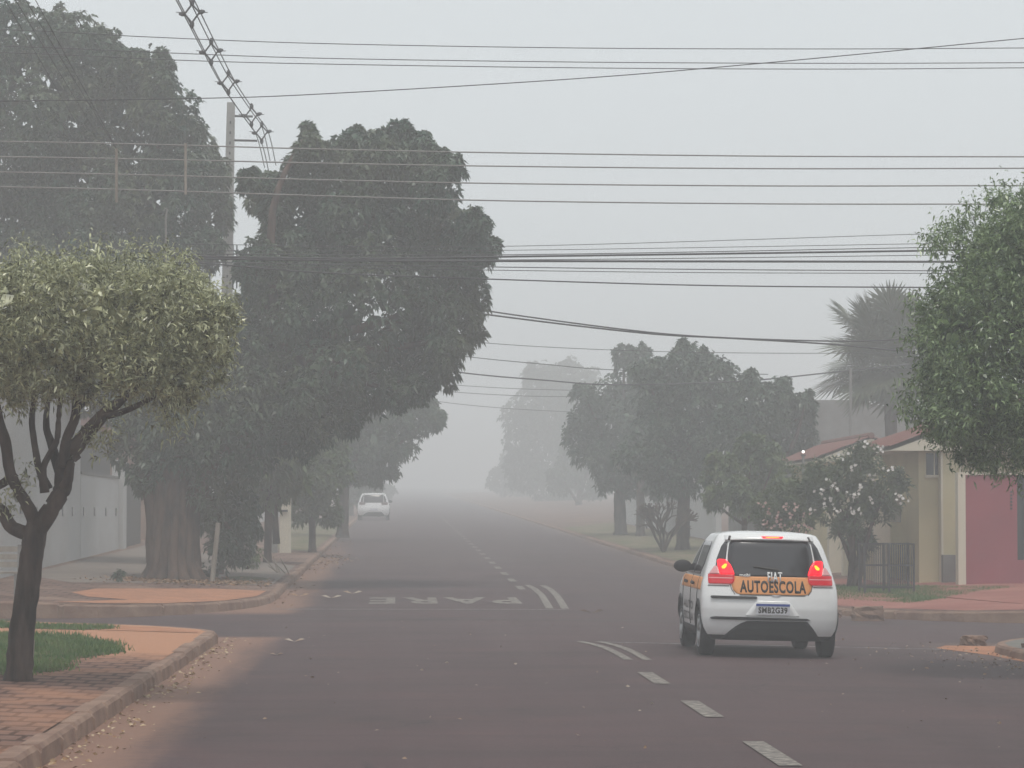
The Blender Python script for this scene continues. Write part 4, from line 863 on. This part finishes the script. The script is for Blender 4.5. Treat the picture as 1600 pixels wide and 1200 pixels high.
# the spaced high voltage cables that run along the street and end behind the leaning tree
def spaced():
    G1 = 'spaced cables along the left kerb'
    zc = 10.15; stations = [(20, -3.9), (42, -3.7), (54, -3.45), (63, -3.2), (72, -3.15), (90, -3.2)]
    offs = [(-.13, 0, 'left cable of the diamond bundle rising to the top edge'), (.14, .06, 'right cable of the diamond bundle rising to the top edge'), (-.02, -.15, 'lowest cable of the diamond bundle rising to the top edge'), (.0, .17, 'topmost messenger wire of the diamond bundle')]
    ctr = []
    import bisect
    def c_at(y):
        ys = [s[0] for s in stations]; xs = [s[1] for s in stations]; return np.interp(y, ys, xs)
    tr = [(285, -5, 48.5), (303, 30, 50.5), (331, 85, 54.3), (358, 135, 58.5), (392, 185, 63), (410, 212, 66), (422, 262, 71)]
    path = [at(*t) for t in tr]; d0 = path[1] - path[0]; path = [path[0] - d0.normalized() * 25] + path
    for dx, dz, lb in offs: cable('spaced_cable', [p + Vector((dx, 0, dz)) for p in path], .011, M['wire'], lb, G1)
    lbl = ['topmost diamond spacer, cut by the photo top', 'second diamond spacer down from the top edge', 'third diamond spacer, just above the pole top', 'fourth diamond spacer, right of the pole top', 'lowest diamond spacer, nearest the leaning tree crown']
    for (px, py, yy), lb in zip([(300, 22, 50), (330, 82, 54), (357, 130, 58.2), (393, 181, 62.6), (409, 208, 65.6)], lbl):
        c = at(px, py, yy); e = empty('cable_spacer', c, lb, 'cable spacer', 'diamond spacers on the cable bundle')
        V = [Vector((-.125, 0, 0)), Vector((0, 0, -.15)), Vector((.125, 0, .03)), Vector((0, 0, .17))]
        mb = MB(); 
        for i in range(4): mb.tube([V[i], V[(i + 1) % 4]], .017, 6)
        mb.build('frame', M['grey'] if False else M['wire'], e)
        for i in range(4):
            dd = V[i].normalized(); MB().tube([V[i] * .9, V[i] + dd * .05, V[i] + dd * .10], [.036, .042, .016], 8).build('clamp', M['wire'], e)
        mb = MB()
        for s in (-1, 1): mb.tube([Vector((s * .14, 0, .02)), Vector((s * .27, -.02, .03))], .007, 4)
        mb.build('tie_rod', M['wire'], e)
spaced()
# overhead lines : (label, depth, radius, material, pixel polyline)
def wl(lb, Y, r, m, pts, grp, name='overhead_wire', dys=None):
    cable(name, [at(x, y, Y) for x, y in pts], r, M[m], lb, grp)
G2 = 'high wires crossing the upper sky'; G3 = 'four evenly spaced wires across the middle of the sky'; G4 = 'bundle of cables crossing at crown height'; G5 = 'wires farther down the street'
ext = 400
def X(pts):      # extend past both frame edges
    (x0, y0), (x1, y1) = pts[0], pts[1]; (x2, y2), (x3, y3) = pts[-2], pts[-1]; out = list(pts)
    out = [(x0 - ext, y0 - (y1 - y0) / (x1 - x0) * ext * .5)] + out + [(x3 + ext, y3 + (y3 - y2) / (x3 - x2) * ext)]
    return out
wl('topmost wire of the three high ones crossing the sky', 55, .009, 'wire', X([(0, 46), (237, 58), (500, 68), (900, 75), (1300, 76.5), (1600, 75)]), G2)
wl('middle wire of the three high ones crossing the sky', 55, .009, 'wire', X([(0, 72), (270, 83), (500, 91), (900, 97), (1300, 99), (1600, 98)]), G2)
wl('lowest wire of the three high ones crossing the sky', 55, .009, 'wire', X([(0, 82), (278, 94), (500, 100), (900, 106), (1300, 108), (1600, 106)]), G2)
wl('lone oblique wire climbing to the right across the other high wires', 45, .008, 'wire', X([(0, 158), (300, 154), (500, 147), (900, 123), (1200, 98), (1600, 60)]), G2)
for k, (y0, y5, y8, y16, lb) in enumerate([(221, 233, 239, 245, 'first from the top of the four evenly spaced wires'), (245, 255, 260, 263, 'second from the top of the four evenly spaced wires'), (269, 281, 287, 290, 'third from the top of the four evenly spaced wires'), (292, 306, 314, 319, 'lowest of the four evenly spaced wires')]):
    wl(lb, 45, .011, 'wire_al' if True else 'wire', X([(0, y0), (250, y0 + (y5 - y0) * .42), (500, y5), (800, y8), (1200, (y8 + y16) / 2 + 2), (1600, y16)]), G3)
for px, y0, y1, lb in ((182, 232, 316, 'upright spacer rod on the four wires, left one'), (290, 224, 304, 'upright spacer rod on the four wires, right one')):
    o = MB().tube([at(px, y0, 45), at(px, y1, 45)], .022, 6).build('spacer_rod', M['wood']); tag(o, lb, 'spacer rod', 'spacer rods on the four wires')
a = at(259, 388, 50); o = MB().tube([at(259, 470, 50), at(259, 340, 50), at(261, 327, 50), at(257, 325, 50), at(256, 330, 50)], [.02, .018, .016, .016, .014], 6).build('fence_rod', M['wire_al'])
tag(o, 'thin hooked rod standing above the clipped ficus crown', 'rod')
for lb, Yd, r, pts in [('thin wire at the top of the cable bundle, rising to the right', 58, .007, [(330, 382), (780, 385), (1430, 366), (1600, 361)]),
                       ('second thin wire of the cable bundle', 58, .007, [(340, 392), (800, 391), (1430, 381), (1600, 377)]),
                       ('third thin wire of the cable bundle', 56, .009, [(326, 397), (800, 398), (1430, 387), (1600, 383)]),
                       ('upper thick cable of the bundle', 52, .019, [(326, 401), (560, 404), (800, 401), (1430, 392), (1600, 388)]),
                       ('thin wire between the two thick cables of the bundle', 56, .008, [(326, 403), (800, 406), (1430, 399), (1600, 396)]),
                       ('lower thick cable of the bundle', 52, .021, [(326, 404), (560, 407), (800, 408), (1430, 409), (1600, 409)]),
                       ('fourth thin wire, just under the thick cables', 56, .010, [(326, 410), (760, 417), (1100, 421), (1430, 423), (1600, 423)]),
                       ('fifth thin wire, a finger below the thick cables', 56, .008, [(326, 415), (760, 422), (1100, 426), (1430, 427), (1600, 427)]),
                       ('lowest single cable under the bundle', 50, .012, [(330, 412), (500, 426), (760, 436), (1100, 446), (1430, 449), (1600, 449)])]:
    wl(lb, Yd, r, 'wire', pts if pts[0][0] > 100 and False else [(pts[0][0] - 60, pts[0][1] - 2)] + pts + [(2000, pts[-1][1] - 4)], G4)
for lb, Yd, r, pts in [('upper of the two sagging cables below the bundle', 66, .018, [(640, 462), (750, 484), (960, 513), (1100, 526), (1300, 533), (1420, 530), (1600, 522)]),
                       ('lower of the two sagging cables below the bundle', 66, .020, [(640, 470), (750, 490), (1000, 520), (1150, 529), (1300, 538), (1420, 549), (1600, 560)]),
                       ('faint wire just over the misty row of trees', 85, .010, [(600, 505), (720, 532), (960, 547), (1250, 552), (1600, 548)]),
                       ('faint wire entering the left side of the misty crowns', 95, .014, [(600, 535), (720, 556), (860, 570), (960, 578), (1200, 585)]),
                       ('thicker cable meeting the misty crowns at mid height', 90, .022, [(600, 560), (720, 582), (850, 594), (960, 601), (1150, 596), (1290, 583), (1500, 560)]),
                       ('faint far wire, first below the thicker cable', 130, .014, [(600, 590), (690, 600), (800, 607), (900, 610)]),
                       ('faint far wire, second below the thicker cable', 130, .014, [(600, 598), (680, 610), (800, 618), (900, 620)]),
                       ('faintest wire far down the street', 150, .016, [(600, 612), (690, 628), (790, 638), (900, 644)])]:
    wl(lb, Yd, r, 'wire', pts, G5)
G6 = 'wires slanting down from the upper left corner'
for k, (a, b, c) in enumerate([((2, -10, 30), (85, 150, 44), (150, 245, 60)), ((18, -10, 30), (110, 165, 44), (185, 265, 60)), ((34, -10, 30), (115, 140, 44), (250, 345, 66)), ((50, -10, 30), (130, 150, 44), (260, 375, 66))]):
    cable('slanting_wire', [at(*a) + (at(*a) - at(*c)) * .5, at(*a), at(*c)], .004, M['wire'], ['leftmost', 'second from the left', 'third from the left', 'rightmost'][k] + ' wire slanting down from the upper left corner', G6)

# ------------------------------------------------------------------ cars
PT = mat('white_car_paint', (.78, .78, .78), .25, .5, coat=.6)
OR_ = mat('orange_band', (.72, .30, .10), .45, .4)
PT2 = mat('parked_car_paint', (.70, .70, .70), .3, .5)
PL = mat('black_plastic', (.025, .024, .026), .6, .3)
TY = mat('tyre_rubber', (.022, .021, .022), .85, .2)
RM = mat('alloy_rim', (.42, .42, .43), .35, .5, metal=.7)
GLS = mat('tinted_car_glass', (.022, .020, .024), .06, .6)
RED = mat('red_lens', (.22, .0, .006), .2, .5, emit=(1, .0, .02), estr=.28)
REDL = mat('lit_brake_lens', (.2, .0, .004), .2, .5, emit=(1, .0, .01), estr=2.2)
AMB = mat('glowing_bulb', (1, .3, .05), .3, .5, emit=(1, .22, .0), estr=3)
CLR = mat('clear_pink_lens', (.75, .35, .36), .15, .5)
BLK = mat('black_lettering', (.03, .025, .02), .6, .3)
CHR = mat('chrome_badge', (.85, .85, .85), .4, .5)
PLW = mat('plate_white', (.62, .62, .66), .5, .3)
PLB = mat('plate_blue', (.05, .09, .35), .5, .3)
RL2 = mat('unlit_tail_lens', (.10, .05, .05), .3, .5)

def make_car(loc, rz, roll, label, full=True, paint=PT, sx=1., sz=1.):
    root = empty('driving_school_car' if full else 'parked_car', loc, label, 'car'); root.rotation_euler = (0, roll, rz)
    T = [(.20, .735, -1.64, 1.58), (.26, .785, -1.71, 1.66), (.34, .805, -1.75, 1.72), (.45, .815, -1.77, 1.77), (.58, .815, -1.775, 1.785), (.70, .815, -1.755, 1.76), (.80, .808, -1.72, 1.70), (.88, .795, -1.69, 1.55),
         (.94, .775, -1.665, 1.22), (1.0, .76, -1.635, .93), (1.1, .73, -1.59, .76), (1.2, .70, -1.54, .58), (1.3, .665, -1.49, .40), (1.38, .63, -1.44, .26), (1.43, .60, -1.39, .14)]
    T = np.array(T); zz = T[:, 0]; n = 3.1; a, b = .30, .5
    def prm(z): return [np.interp(z, zz, T[:, i]) for i in (1, 2, 3)]
    def rear_y(x, z):
        w, yr, yf = prm(z); q = min(abs(x) / w, .999); return yr + a * (1 - (1 - q ** n) ** (1 / n))
    def side_x(y, z):
        w, yr, yf = prm(z)
        if y < yr + a: q = min(1, max(0, (a - (y - yr)) / a)); return w * (1 - q ** n) ** (1 / n)
        if y > yf - b: q = min(1, max(0, (b - (yf - y)) / b)); return w * (1 - q ** n) ** (1 / n)
        return w
    def outline(w, yr, yf):
        P = []
        for t in np.linspace(0, 1, 17): x = w * math.sin(t * math.pi / 2) ** (2 / n) if t else 0; P.append((x, yr + a * (1 - math.cos(t * math.pi / 2) ** (2 / n))))
        for y in np.linspace(yr + a, yf - b, 24)[1:-1]: P.append((w, y))
        for t in np.linspace(1, 0, 13): x = w * math.sin(t * math.pi / 2) ** (2 / n) if t else 0; P.append((x, yf - b * (1 - math.cos(t * math.pi / 2) ** (2 / n))))
        return P + [(-x, y) for x, y in P[-2:0:-1]]
    rings = []
    for z in np.concatenate([np.linspace(.20, .9, 24), np.linspace(.91, 1.43, 22)]):
        w, yr, yf = prm(z); rings.append([(x, y, z) for x, y in outline(w, yr, yf)])
    w, yr, yf = prm(1.43); yc = (yr + yf) / 2
    for th in (15, 30, 45, 60, 72, 82): 
        k = math.cos(R(th)) * .25 + .75 if th < 60 else 1 - .125 - (th - 60) / 22 * .75; k = 1 - (1 - math.cos(R(th))) * .85; z = 1.43 + .062 * math.sin(R(th)); o_ = outline(w, yr, yf); rings.append([(x * k, yc + (y - yc) * (k * .3 + .7 if th < 45 else k), z) for x, y in o_])
    m = len(rings[0]); v = [p for r_ in rings for p in r_]; f = [(i * m + j, i * m + (j + 1) % m, (i + 1) * m + (j + 1) % m, (i + 1) * m + j) for i in range(len(rings) - 1) for j in range(m)]
    f.append(tuple(range(m))[::-1]); f.append(tuple((len(rings) - 1) * m + j for j in range(m)))
    body = MB().add(v, f).build('body', [paint, PL], root, True)
    RA, FA = -1.20, 1.10; cut = MB()
    for sgn in (-1, 1):
        for ya in (RA, FA):
            nn = 28; vv = [(sgn * xx, ya + .335 * math.cos(2 * math.pi * k / nn), .29 + .335 * math.sin(2 * math.pi * k / nn)) for xx in (.52, 1.2) for k in range(nn)]
            cut.add(vv, [tuple(range(nn)), tuple(range(nn, 2 * nn))[::-1]] + [(k, k + nn, (k + 1) % nn + nn, (k + 1) % nn) for k in range(nn)])
    co = cut.build('cutter', PL); bo = body.modifiers.new('arches', 'BOOLEAN'); bo.object = co; bo.solver = 'EXACT'
    pm = body.parent; body.parent = None; dg = bpy.context.evaluated_depsgraph_get(); dg.update()
    me = bpy.data.meshes.new_from_object(body.evaluated_get(dg)); body.modifiers.clear(); body.data = me; body.parent = pm; bpy.data.objects.remove(co)
    me.materials.clear(); me.materials.append(paint); me.materials.append(PL)
    for p in me.polygons:
        c = p.center; p.material_index = 0
        if c.z < .27 or any(abs(c.x) > .3 and abs(c.x) < .785 and math.hypot(c.y - ya, c.z - .29) < .34 and abs(p.normal.x) < .9 for ya in (RA, FA)): p.material_index = 1
        if abs(c.x) < .6 and any(math.hypot(c.y - ya, c.z - .29) < .34 for ya in (RA, FA)): p.material_index = 1
    def grid(name, rows, m_, par=root, depth=.02, dirv=(0, 1, 0)):
        nx = len(rows[0]); v = [p for r_ in rows for p in r_]; ny = len(rows); k0 = len(v); d = Vector(dirv) * depth
        v += [tuple(Vector(p) + d) for p in v]; f = []
        for j in range(ny - 1):
            for i in range(nx - 1):
                q = (j * nx + i, j * nx + i + 1, (j + 1) * nx + i + 1, (j + 1) * nx + i); f.append(q); f.append(tuple(i2 + k0 for i2 in q[::-1]))
        bd = [i for i in range(nx)] + [j * nx + nx - 1 for j in range(1, ny)] + [(ny - 1) * nx + i for i in range(nx - 2, -1, -1)] + [j * nx for j in range(ny - 2, 0, -1)]
        for i in range(len(bd)): p, q = bd[i], bd[(i + 1) % len(bd)]; f.append((p, p + k0, q + k0, q))
        return MB().add(v, f).build(name, m_, par, True)
    def rear(name, prof, m_, off, par=root, nx=14, depth=.02):
        """prof: list of (z, xl, xr)"""
        zs = np.array([p[0] for p in prof]); Z = np.linspace(zs[0], zs[-1], max(8, len(prof) * 3)); Z = np.unique(np.concatenate([Z, zs])); rows = []
        for z in Z:
            xl, xr = np.interp(z, zs, [p[1] for p in prof]), np.interp(z, zs, [p[2] for p in prof])
            rows.append([(x, rear_y(x, z) - off, z) for x in np.linspace(xl, xr, nx)])
        return grid(name, rows, m_, par, depth)
    def sidep(name, prof, m_, off, sgn, par=root, ny=14, depth=.02):
        zs = np.array([p[0] for p in prof]); Z = np.unique(np.concatenate([np.linspace(zs[0], zs[-1], 9), zs])); rows = []
        for z in Z:
            y0, y1 = np.interp(z, zs, [p[1] for p in prof]), np.interp(z, zs, [p[2] for p in prof])
            rows.append([(sgn * (side_x(y, z) + off), y, z) for y in np.linspace(y0, y1, ny)])
        return grid(name, rows, m_, par, depth, (-sgn, 0, 0))
    # rear glass, dark pillar glass, side windows
    rear('rear_window', [(.955, -.50, .50), (1.0, -.515, .515), (1.2, -.505, .505), (1.33, -.485, .485), (1.375, -.455, .455)], GLS, .006)
    for s in (-1, 1):
        rear('pillar_trim', [(.99, s * .545, s * .66), (1.15, s * .53, s * .635), (1.30, s * .505, s * .575), (1.36, s * .495, s * .53)], GLS, .005, nx=6)
        sidep('side_window', [(.96, -.95, -.22), (1.1, -1.1, -.22), (1.3, -1.12, -.22), (1.355, -1.02, -.24)], GLS, .006, s)
        sidep('side_window', [(.96, -.16, .72), (1.1, -.16, .60), (1.3, -.16, .26), (1.355, -.16, .15)], GLS, .006, s)
        for ya in (RA, FA):      # dark arch cladding
            rows = []
            for rr in (.335, .36, .385): rows.append([(s * (side_x(ya + rr * math.cos(t), max(.21, .29 + rr * math.sin(t))) + .012), ya + rr * math.cos(t), .29 + rr * math.sin(t)) for t in np.linspace(R(-12), R(192), 26)])
            grid('wheel_arch', rows, PL, root, .035, (-s, 0, 0))
        sidep('sill', [(.215, -.78, .68), (.33, -.80, .70)], PL, .010, s)
        # mirror
        bm = bmesh.new(); bmesh.ops.create_uvsphere(bm, u_segments=16, v_segments=10, radius=1)
        for v_ in bm.verts: v_.co = Vector((v_.co.x * .115, v_.co.y * (.045 if v_.co.y < 0 else .08), v_.co.z * .078))
        me2 = bpy.data.meshes.new('mirror'); bm.to_mesh(me2); bm.free(); me2.materials.append(PL); mo = link(bpy.data.objects.new('mirror', me2), root); mo.location = (s * .845, .60, 1.03); me2.polygons.foreach_set('use_smooth', [True] * len(me2.polygons))
        MB().tube([(-s * .07, .0, -.03), (-s * .13, .04, -.07)], [.03, .025], 6).build('mirror_arm', PL, mo)
        for yy in (-.62, .24): MB().tube([(s * (side_x(yy, .84) + .025), yy, .845), (s * (side_x(yy, .84) + .03), yy + .09, .85), (s * (side_x(yy, .84) + .02), yy + .17, .845)], [.018, .022, .018], 8).build('door_handle', PL, root)
        # headlight
        rows = [[(s * x, (prm(z)[2] - b * (1 - (1 - min(.999, x / prm(z)[0]) ** n) ** (1 / n))) + .004, z) for x in np.linspace(.45, .74, 8)] for z in np.linspace(.66, .80, 5)]
        grid('headlight', rows, CLR if full else PLW, root, .02, (0, -1, 0))
    # windscreen : along the sloping front above 1.0
    rows = []
    for z in np.linspace(1.0, 1.41, 10):
        w, yr, yf = prm(z); rows.append([(x, yf - b * (1 - (1 - (abs(x) / w) ** n) ** (1 / n)) + .005, z) for x in np.linspace(-w * .86, w * .86, 14)])
    grid('windscreen', rows, GLS, root, .02, (0, -1, 0))
    # roof spoiler with third lamp
    rows = []
    for z, off in ((1.385, .045), (1.40, .062), (1.425, .055), (1.45, .01)): rows.append([(x, rear_y(x * .98, min(z, 1.43)) - off * (1 - .55 * (abs(x) / .53) ** 3), z - .012 * (x / .53) ** 2) for x in np.linspace(-.53, .53, 16)])
    grid('spoiler', rows, paint, root, .06)
    for s in (-1, 1): rear('shut_line', [(1.375, s * .475, s * .50), (1.43, s * .455, s * .48)], BLK, .064 - .028, nx=3, depth=.02)
    # bumper dark insert
    rear('bumper_insert', [(.205, -.58, .60), (.25, -.55, .57), (.31, -.49, .53), (.36, -.43, .49), (.405, -.36, .45), (.435, -.28, .42)], PL, .012, nx=20)
    # wheels
    for s in (-1, 1):
        for ya in (RA, FA):
            prof = [(.08, -.085), (.19, -.085), (.255, -.088), (.282, -.075), (.29, -.045), (.29, .045), (.282, .075), (.255, .088), (.19, .085), (.08, .085)]; nn = 32; v = []; f = []
            for k in range(nn):
                t = 2 * math.pi * k / nn
                for r_, x in prof: v.append((x, r_ * math.cos(t), r_ * math.sin(t)))
            kk = len(prof)
            for k in range(nn):
                for i in range(kk - 1): f.append((k * kk + i, k * kk + i + 1, ((k + 1) % nn) * kk + i + 1, ((k + 1) % nn) * kk + i))
            we = bpy.data.objects.new('wheel', None); link(we, root); we.location = (s * .715, ya, .29)
            MB().add(v, f).build('tyre', TY, we, True)
            rim = MB(); nn = 24; vv = [(s * xo, rr * math.cos(2 * math.pi * k / nn), rr * math.sin(2 * math.pi * k / nn)) for xo, rr in ((.086, .195), (.094, .188), (.05, .17)) for k in range(nn)]
            rim.add(vv, [(r_ * nn + k, r_ * nn + (k + 1) % nn, (r_ + 1) * nn + (k + 1) % nn, (r_ + 1) * nn + k) for r_ in range(2) for k in range(nn)])
            for k in range(7): t = 2 * math.pi * k / 7; rim.tube([(s * .085, .03 * math.cos(t), .03 * math.sin(t)), (s * .075, .175 * math.cos(t), .175 * math.sin(t))], [.024, .016], 6)
            rim.tube([(s * .04, 0, 0), (s * .095, 0, 0)], [.05, .04], 12); rim.build('rim', RM, we, True)
    ax = MB().tube([(-.6, RA, .25), (.6, RA, .25)], .035, 8).build('axle', PL, root)
    MB().tube([(.35, -1.55, .22), (.35, -1.2, .22), (.2, .6, .2)], .03, 8).build('exhaust', PL, root)
    # lights
    for s in (-1, 1):
        def rr_(z, a_, b_): return (z, s * a_ if s > 0 else -b_, s * b_ if s > 0 else -a_)
        if full:
            tl = rear('tail_light', [rr_(.865, .47, .735), rr_(.90, .44, .74), rr_(.975, .435, .735)], RED, .020, nx=12, depth=.04)
            rear('brake_lens', [rr_(.978, .437, .60), rr_(1.02, .45, .61), rr_(1.08, .475, .625), rr_(1.13, .515, .63), rr_(1.15, .55, .61)], REDL, .024, tl, nx=8, depth=.04)
            rear('lens_rib', [rr_(.925, .45, .73), rr_(.937, .45, .73)], CLR, .022, tl, nx=8, depth=.03)
            rear('clear_lens', [rr_(.978, .605, .725), rr_(1.03, .62, .69), rr_(1.07, .633, .66)], CLR, .022, tl, nx=6, depth=.03)
            rear('bulb', [rr_(1.04, .55, .575), rr_(1.06, .53, .585), rr_(1.085, .52, .56), rr_(1.097, .525, .545)], AMB, .030, tl, nx=6, depth=.02)
        else: rear('tail_light', [rr_(.84, .44, .72), rr_(.93, .40, .735), rr_(.98, .52, .73)], RL2, .020, nx=10, depth=.04)
    # plate, handle, wiper
    rear('plate_recess', [(.49, -.30, .32), (.50, -.31, .33), (.66, -.19, .21), (.67, -.18, .20)], paint, .004, nx=10, depth=.01)
    pl = MB().box(-.2, .2, -.006, .006, -.065, .065).build('number_plate', PLW, root); pl.location = (.01, rear_y(0, .58) - .022, .575)
    if full: 
        MB().box(-.2, .2, -.009, -.0065, .036, .062).build('blue_band', PLB, pl)
        def lettering(name, s, x0, x1, z0, z1, mt, off, par=root, bold=.02, yfix=None, sp=1.0, thick=.006):
            me, lo, hi = text_mesh(s, bold, sp)
            # flat text mesh subdivided so that it follows the curved panel
            bm = bmesh.new(); bm.from_mesh(me); bmesh.ops.triangulate(bm, faces=bm.faces[:])
            for v_ in bm.verts:
                u, w_ = (v_.co.x - lo[0]) / (hi[0] - lo[0]), (v_.co.y - lo[1]) / (hi[1] - lo[1]); x = x0 + u * (x1 - x0); z = z0 + w_ * (z1 - z0)
                v_.co = (x, (rear_y(x, z) - off) if yfix is None else yfix, z)
            ge = bmesh.ops.extrude_face_region(bm, geom=bm.faces[:]); 
            for v_ in [q for q in ge['geom'] if isinstance(q, bmesh.types.BMVert)]: v_.co.y += thick
            bmesh.ops.recalc_face_normals(bm, faces=bm.faces[:]); me = bpy.data.meshes.new(name); bm.to_mesh(me); bm.free(); me.materials.append(mt); return link(bpy.data.objects.new(name, me), par)
        lettering('plate_number', 'SMB2G39', -.172, .172, -.048, .024, BLK, 0, pl, .03, -.0085, 1.08, .002)
        rear('orange_panel', [(.742, -.36, .38), (.755, -.42, .44), (.79, -.455, .475), (.86, -.475, .485), (.953, -.435, .435)], OR_, .005, nx=24)
        lettering('school_lettering', 'AUTOESCOLA', -.375, .41, .765, .91, BLK, .009, bold=.035, sp=1.12)
        lettering('maker_badge', 'FIAT', -.045, .13, .895, 1.01, CHR, .028, bold=.02, thick=.015, sp=1.12)
        lettering('model_badge', 'mobi', -.375, -.25, .950, .988, CHR, .016, bold=.02, thick=.008)
        MB().tube([(-.21, rear_y(0, 1.07) - .018, 1.07), (.02, rear_y(0, 1.05) - .03, 1.045), (.09, rear_y(0, 1.03) - .02, 1.03)], [.008, .016, .02], 6).build('rear_wiper', BLK, root)
        t3 = rear('third_brake_light', [(1.405, -.085, .145), (1.43, -.10, .16)], REDL, .064, nx=8, depth=.02)
        rear('bulb_row', [(1.414, -.05, .11), (1.421, -.05, .11)], AMB, .067, t3, nx=8, depth=.01)
        rear('bumper_strip', [(.692, -.70, -.19), (.70, -.715, -.175), (.715, -.715, -.175), (.722, -.70, -.19)], PL, .022, nx=14, depth=.03)
        rear('bumper_strip', [(.445, -.70, .40), (.455, -.72, .46), (.47, -.71, .42), (.478, -.66, -.30)], PL, .022, nx=24, depth=.03)
        rear('tailgate_button', [(.725, .01, .09), (.738, .0, .10)], PLW, .012, nx=4)
        rear('tailgate_seam', [(.733, -.37, .39), (.739, -.385, .405)], BLK, .006, nx=16)
        for s in (-1, 1):
            rear('tailgate_seam', [(.742, s * .43, s * .437), (.80, s * .468, s * .476), (.86, s * .485, s * .493)], BLK, .0065, nx=3)
            rear('bumper_seam', [(.835, s * .50, s * .74), (.842, s * .50, s * .745)], BLK, .0065, nx=10)
            for yy in (-1.02, -.185, .80): sidep('door_seam', [(.34, yy, yy + .009), (.95, yy, yy + .009)], BLK, .0075, s, ny=3)
        for s in (-1, 1): sidep('orange_band', [(.78, -1.36, 1.0), (.93, -1.36, 1.0)], OR_, .004, s, ny=26)
        for s in (-1,):
            for k, (z0, z1, st) in enumerate(((.52, .62, 'AUTO'), (.38, .48, 'ESCOLA'))):
                me, lo, hi = text_mesh(st, .01)
                for v_ in me.vertices:
                    u, w_ = (v_.co.x - lo[0]) / (hi[0] - lo[0]), (v_.co.y - lo[1]) / (hi[1] - lo[1]); z = z0 + w_ * (z1 - z0); y = .62 - u * 1.2; v_.co = (-(side_x(y, z) + .006), y, z)
                me.materials.append(BLK); link(bpy.data.objects.new('door_lettering', me), root)
    root.scale = (sx, 1.0 if full else 1.15, sz); return root
# rear axle about 35.2 m away, centre x 4.42
xc = 4.42; yr = 35.2
cx, cy = xc - .035, yr + 1.20
car = make_car((cx, cy, float(road(cx, cy)) + .004), R(-.3), R(1.25), 'white driving school hatchback with orange band and glowing brake lights at the junction')
car2 = make_car((-1.45, 168, float(road(-1.45, 168)) + .004), 0, 0, 'white hatchback parked far off by the left kerb, blurred by mist', False, PT2, 1.1, 1.03)

# ------------------------------------------------------------------ haze
hb = MB().box(-185, 185, -45, 1595, -1.4, 18.5).build('haze', None); hb.data.materials.clear()
hm = bpy.data.materials.new('mist'); hm.use_nodes = True; t = hm.node_tree; t.nodes.clear()
pv = t.nodes.new('ShaderNodeVolumePrincipled'); pv.inputs['Color'].default_value = (.895, .91, .92, 1); pv.inputs['Density'].default_value = HAZE_D; pv.inputs['Anisotropy'].default_value = 0
mo = t.nodes.new('ShaderNodeOutputMaterial'); t.links.new(pv.outputs[0], mo.inputs['Volume']); hb.data.materials.append(hm); hb['kind'] = 'stuff'; hb['label'] = 'thick pale morning mist filling the whole street'; hb['category'] = 'haze'
hb.display_type = 'WIRE'
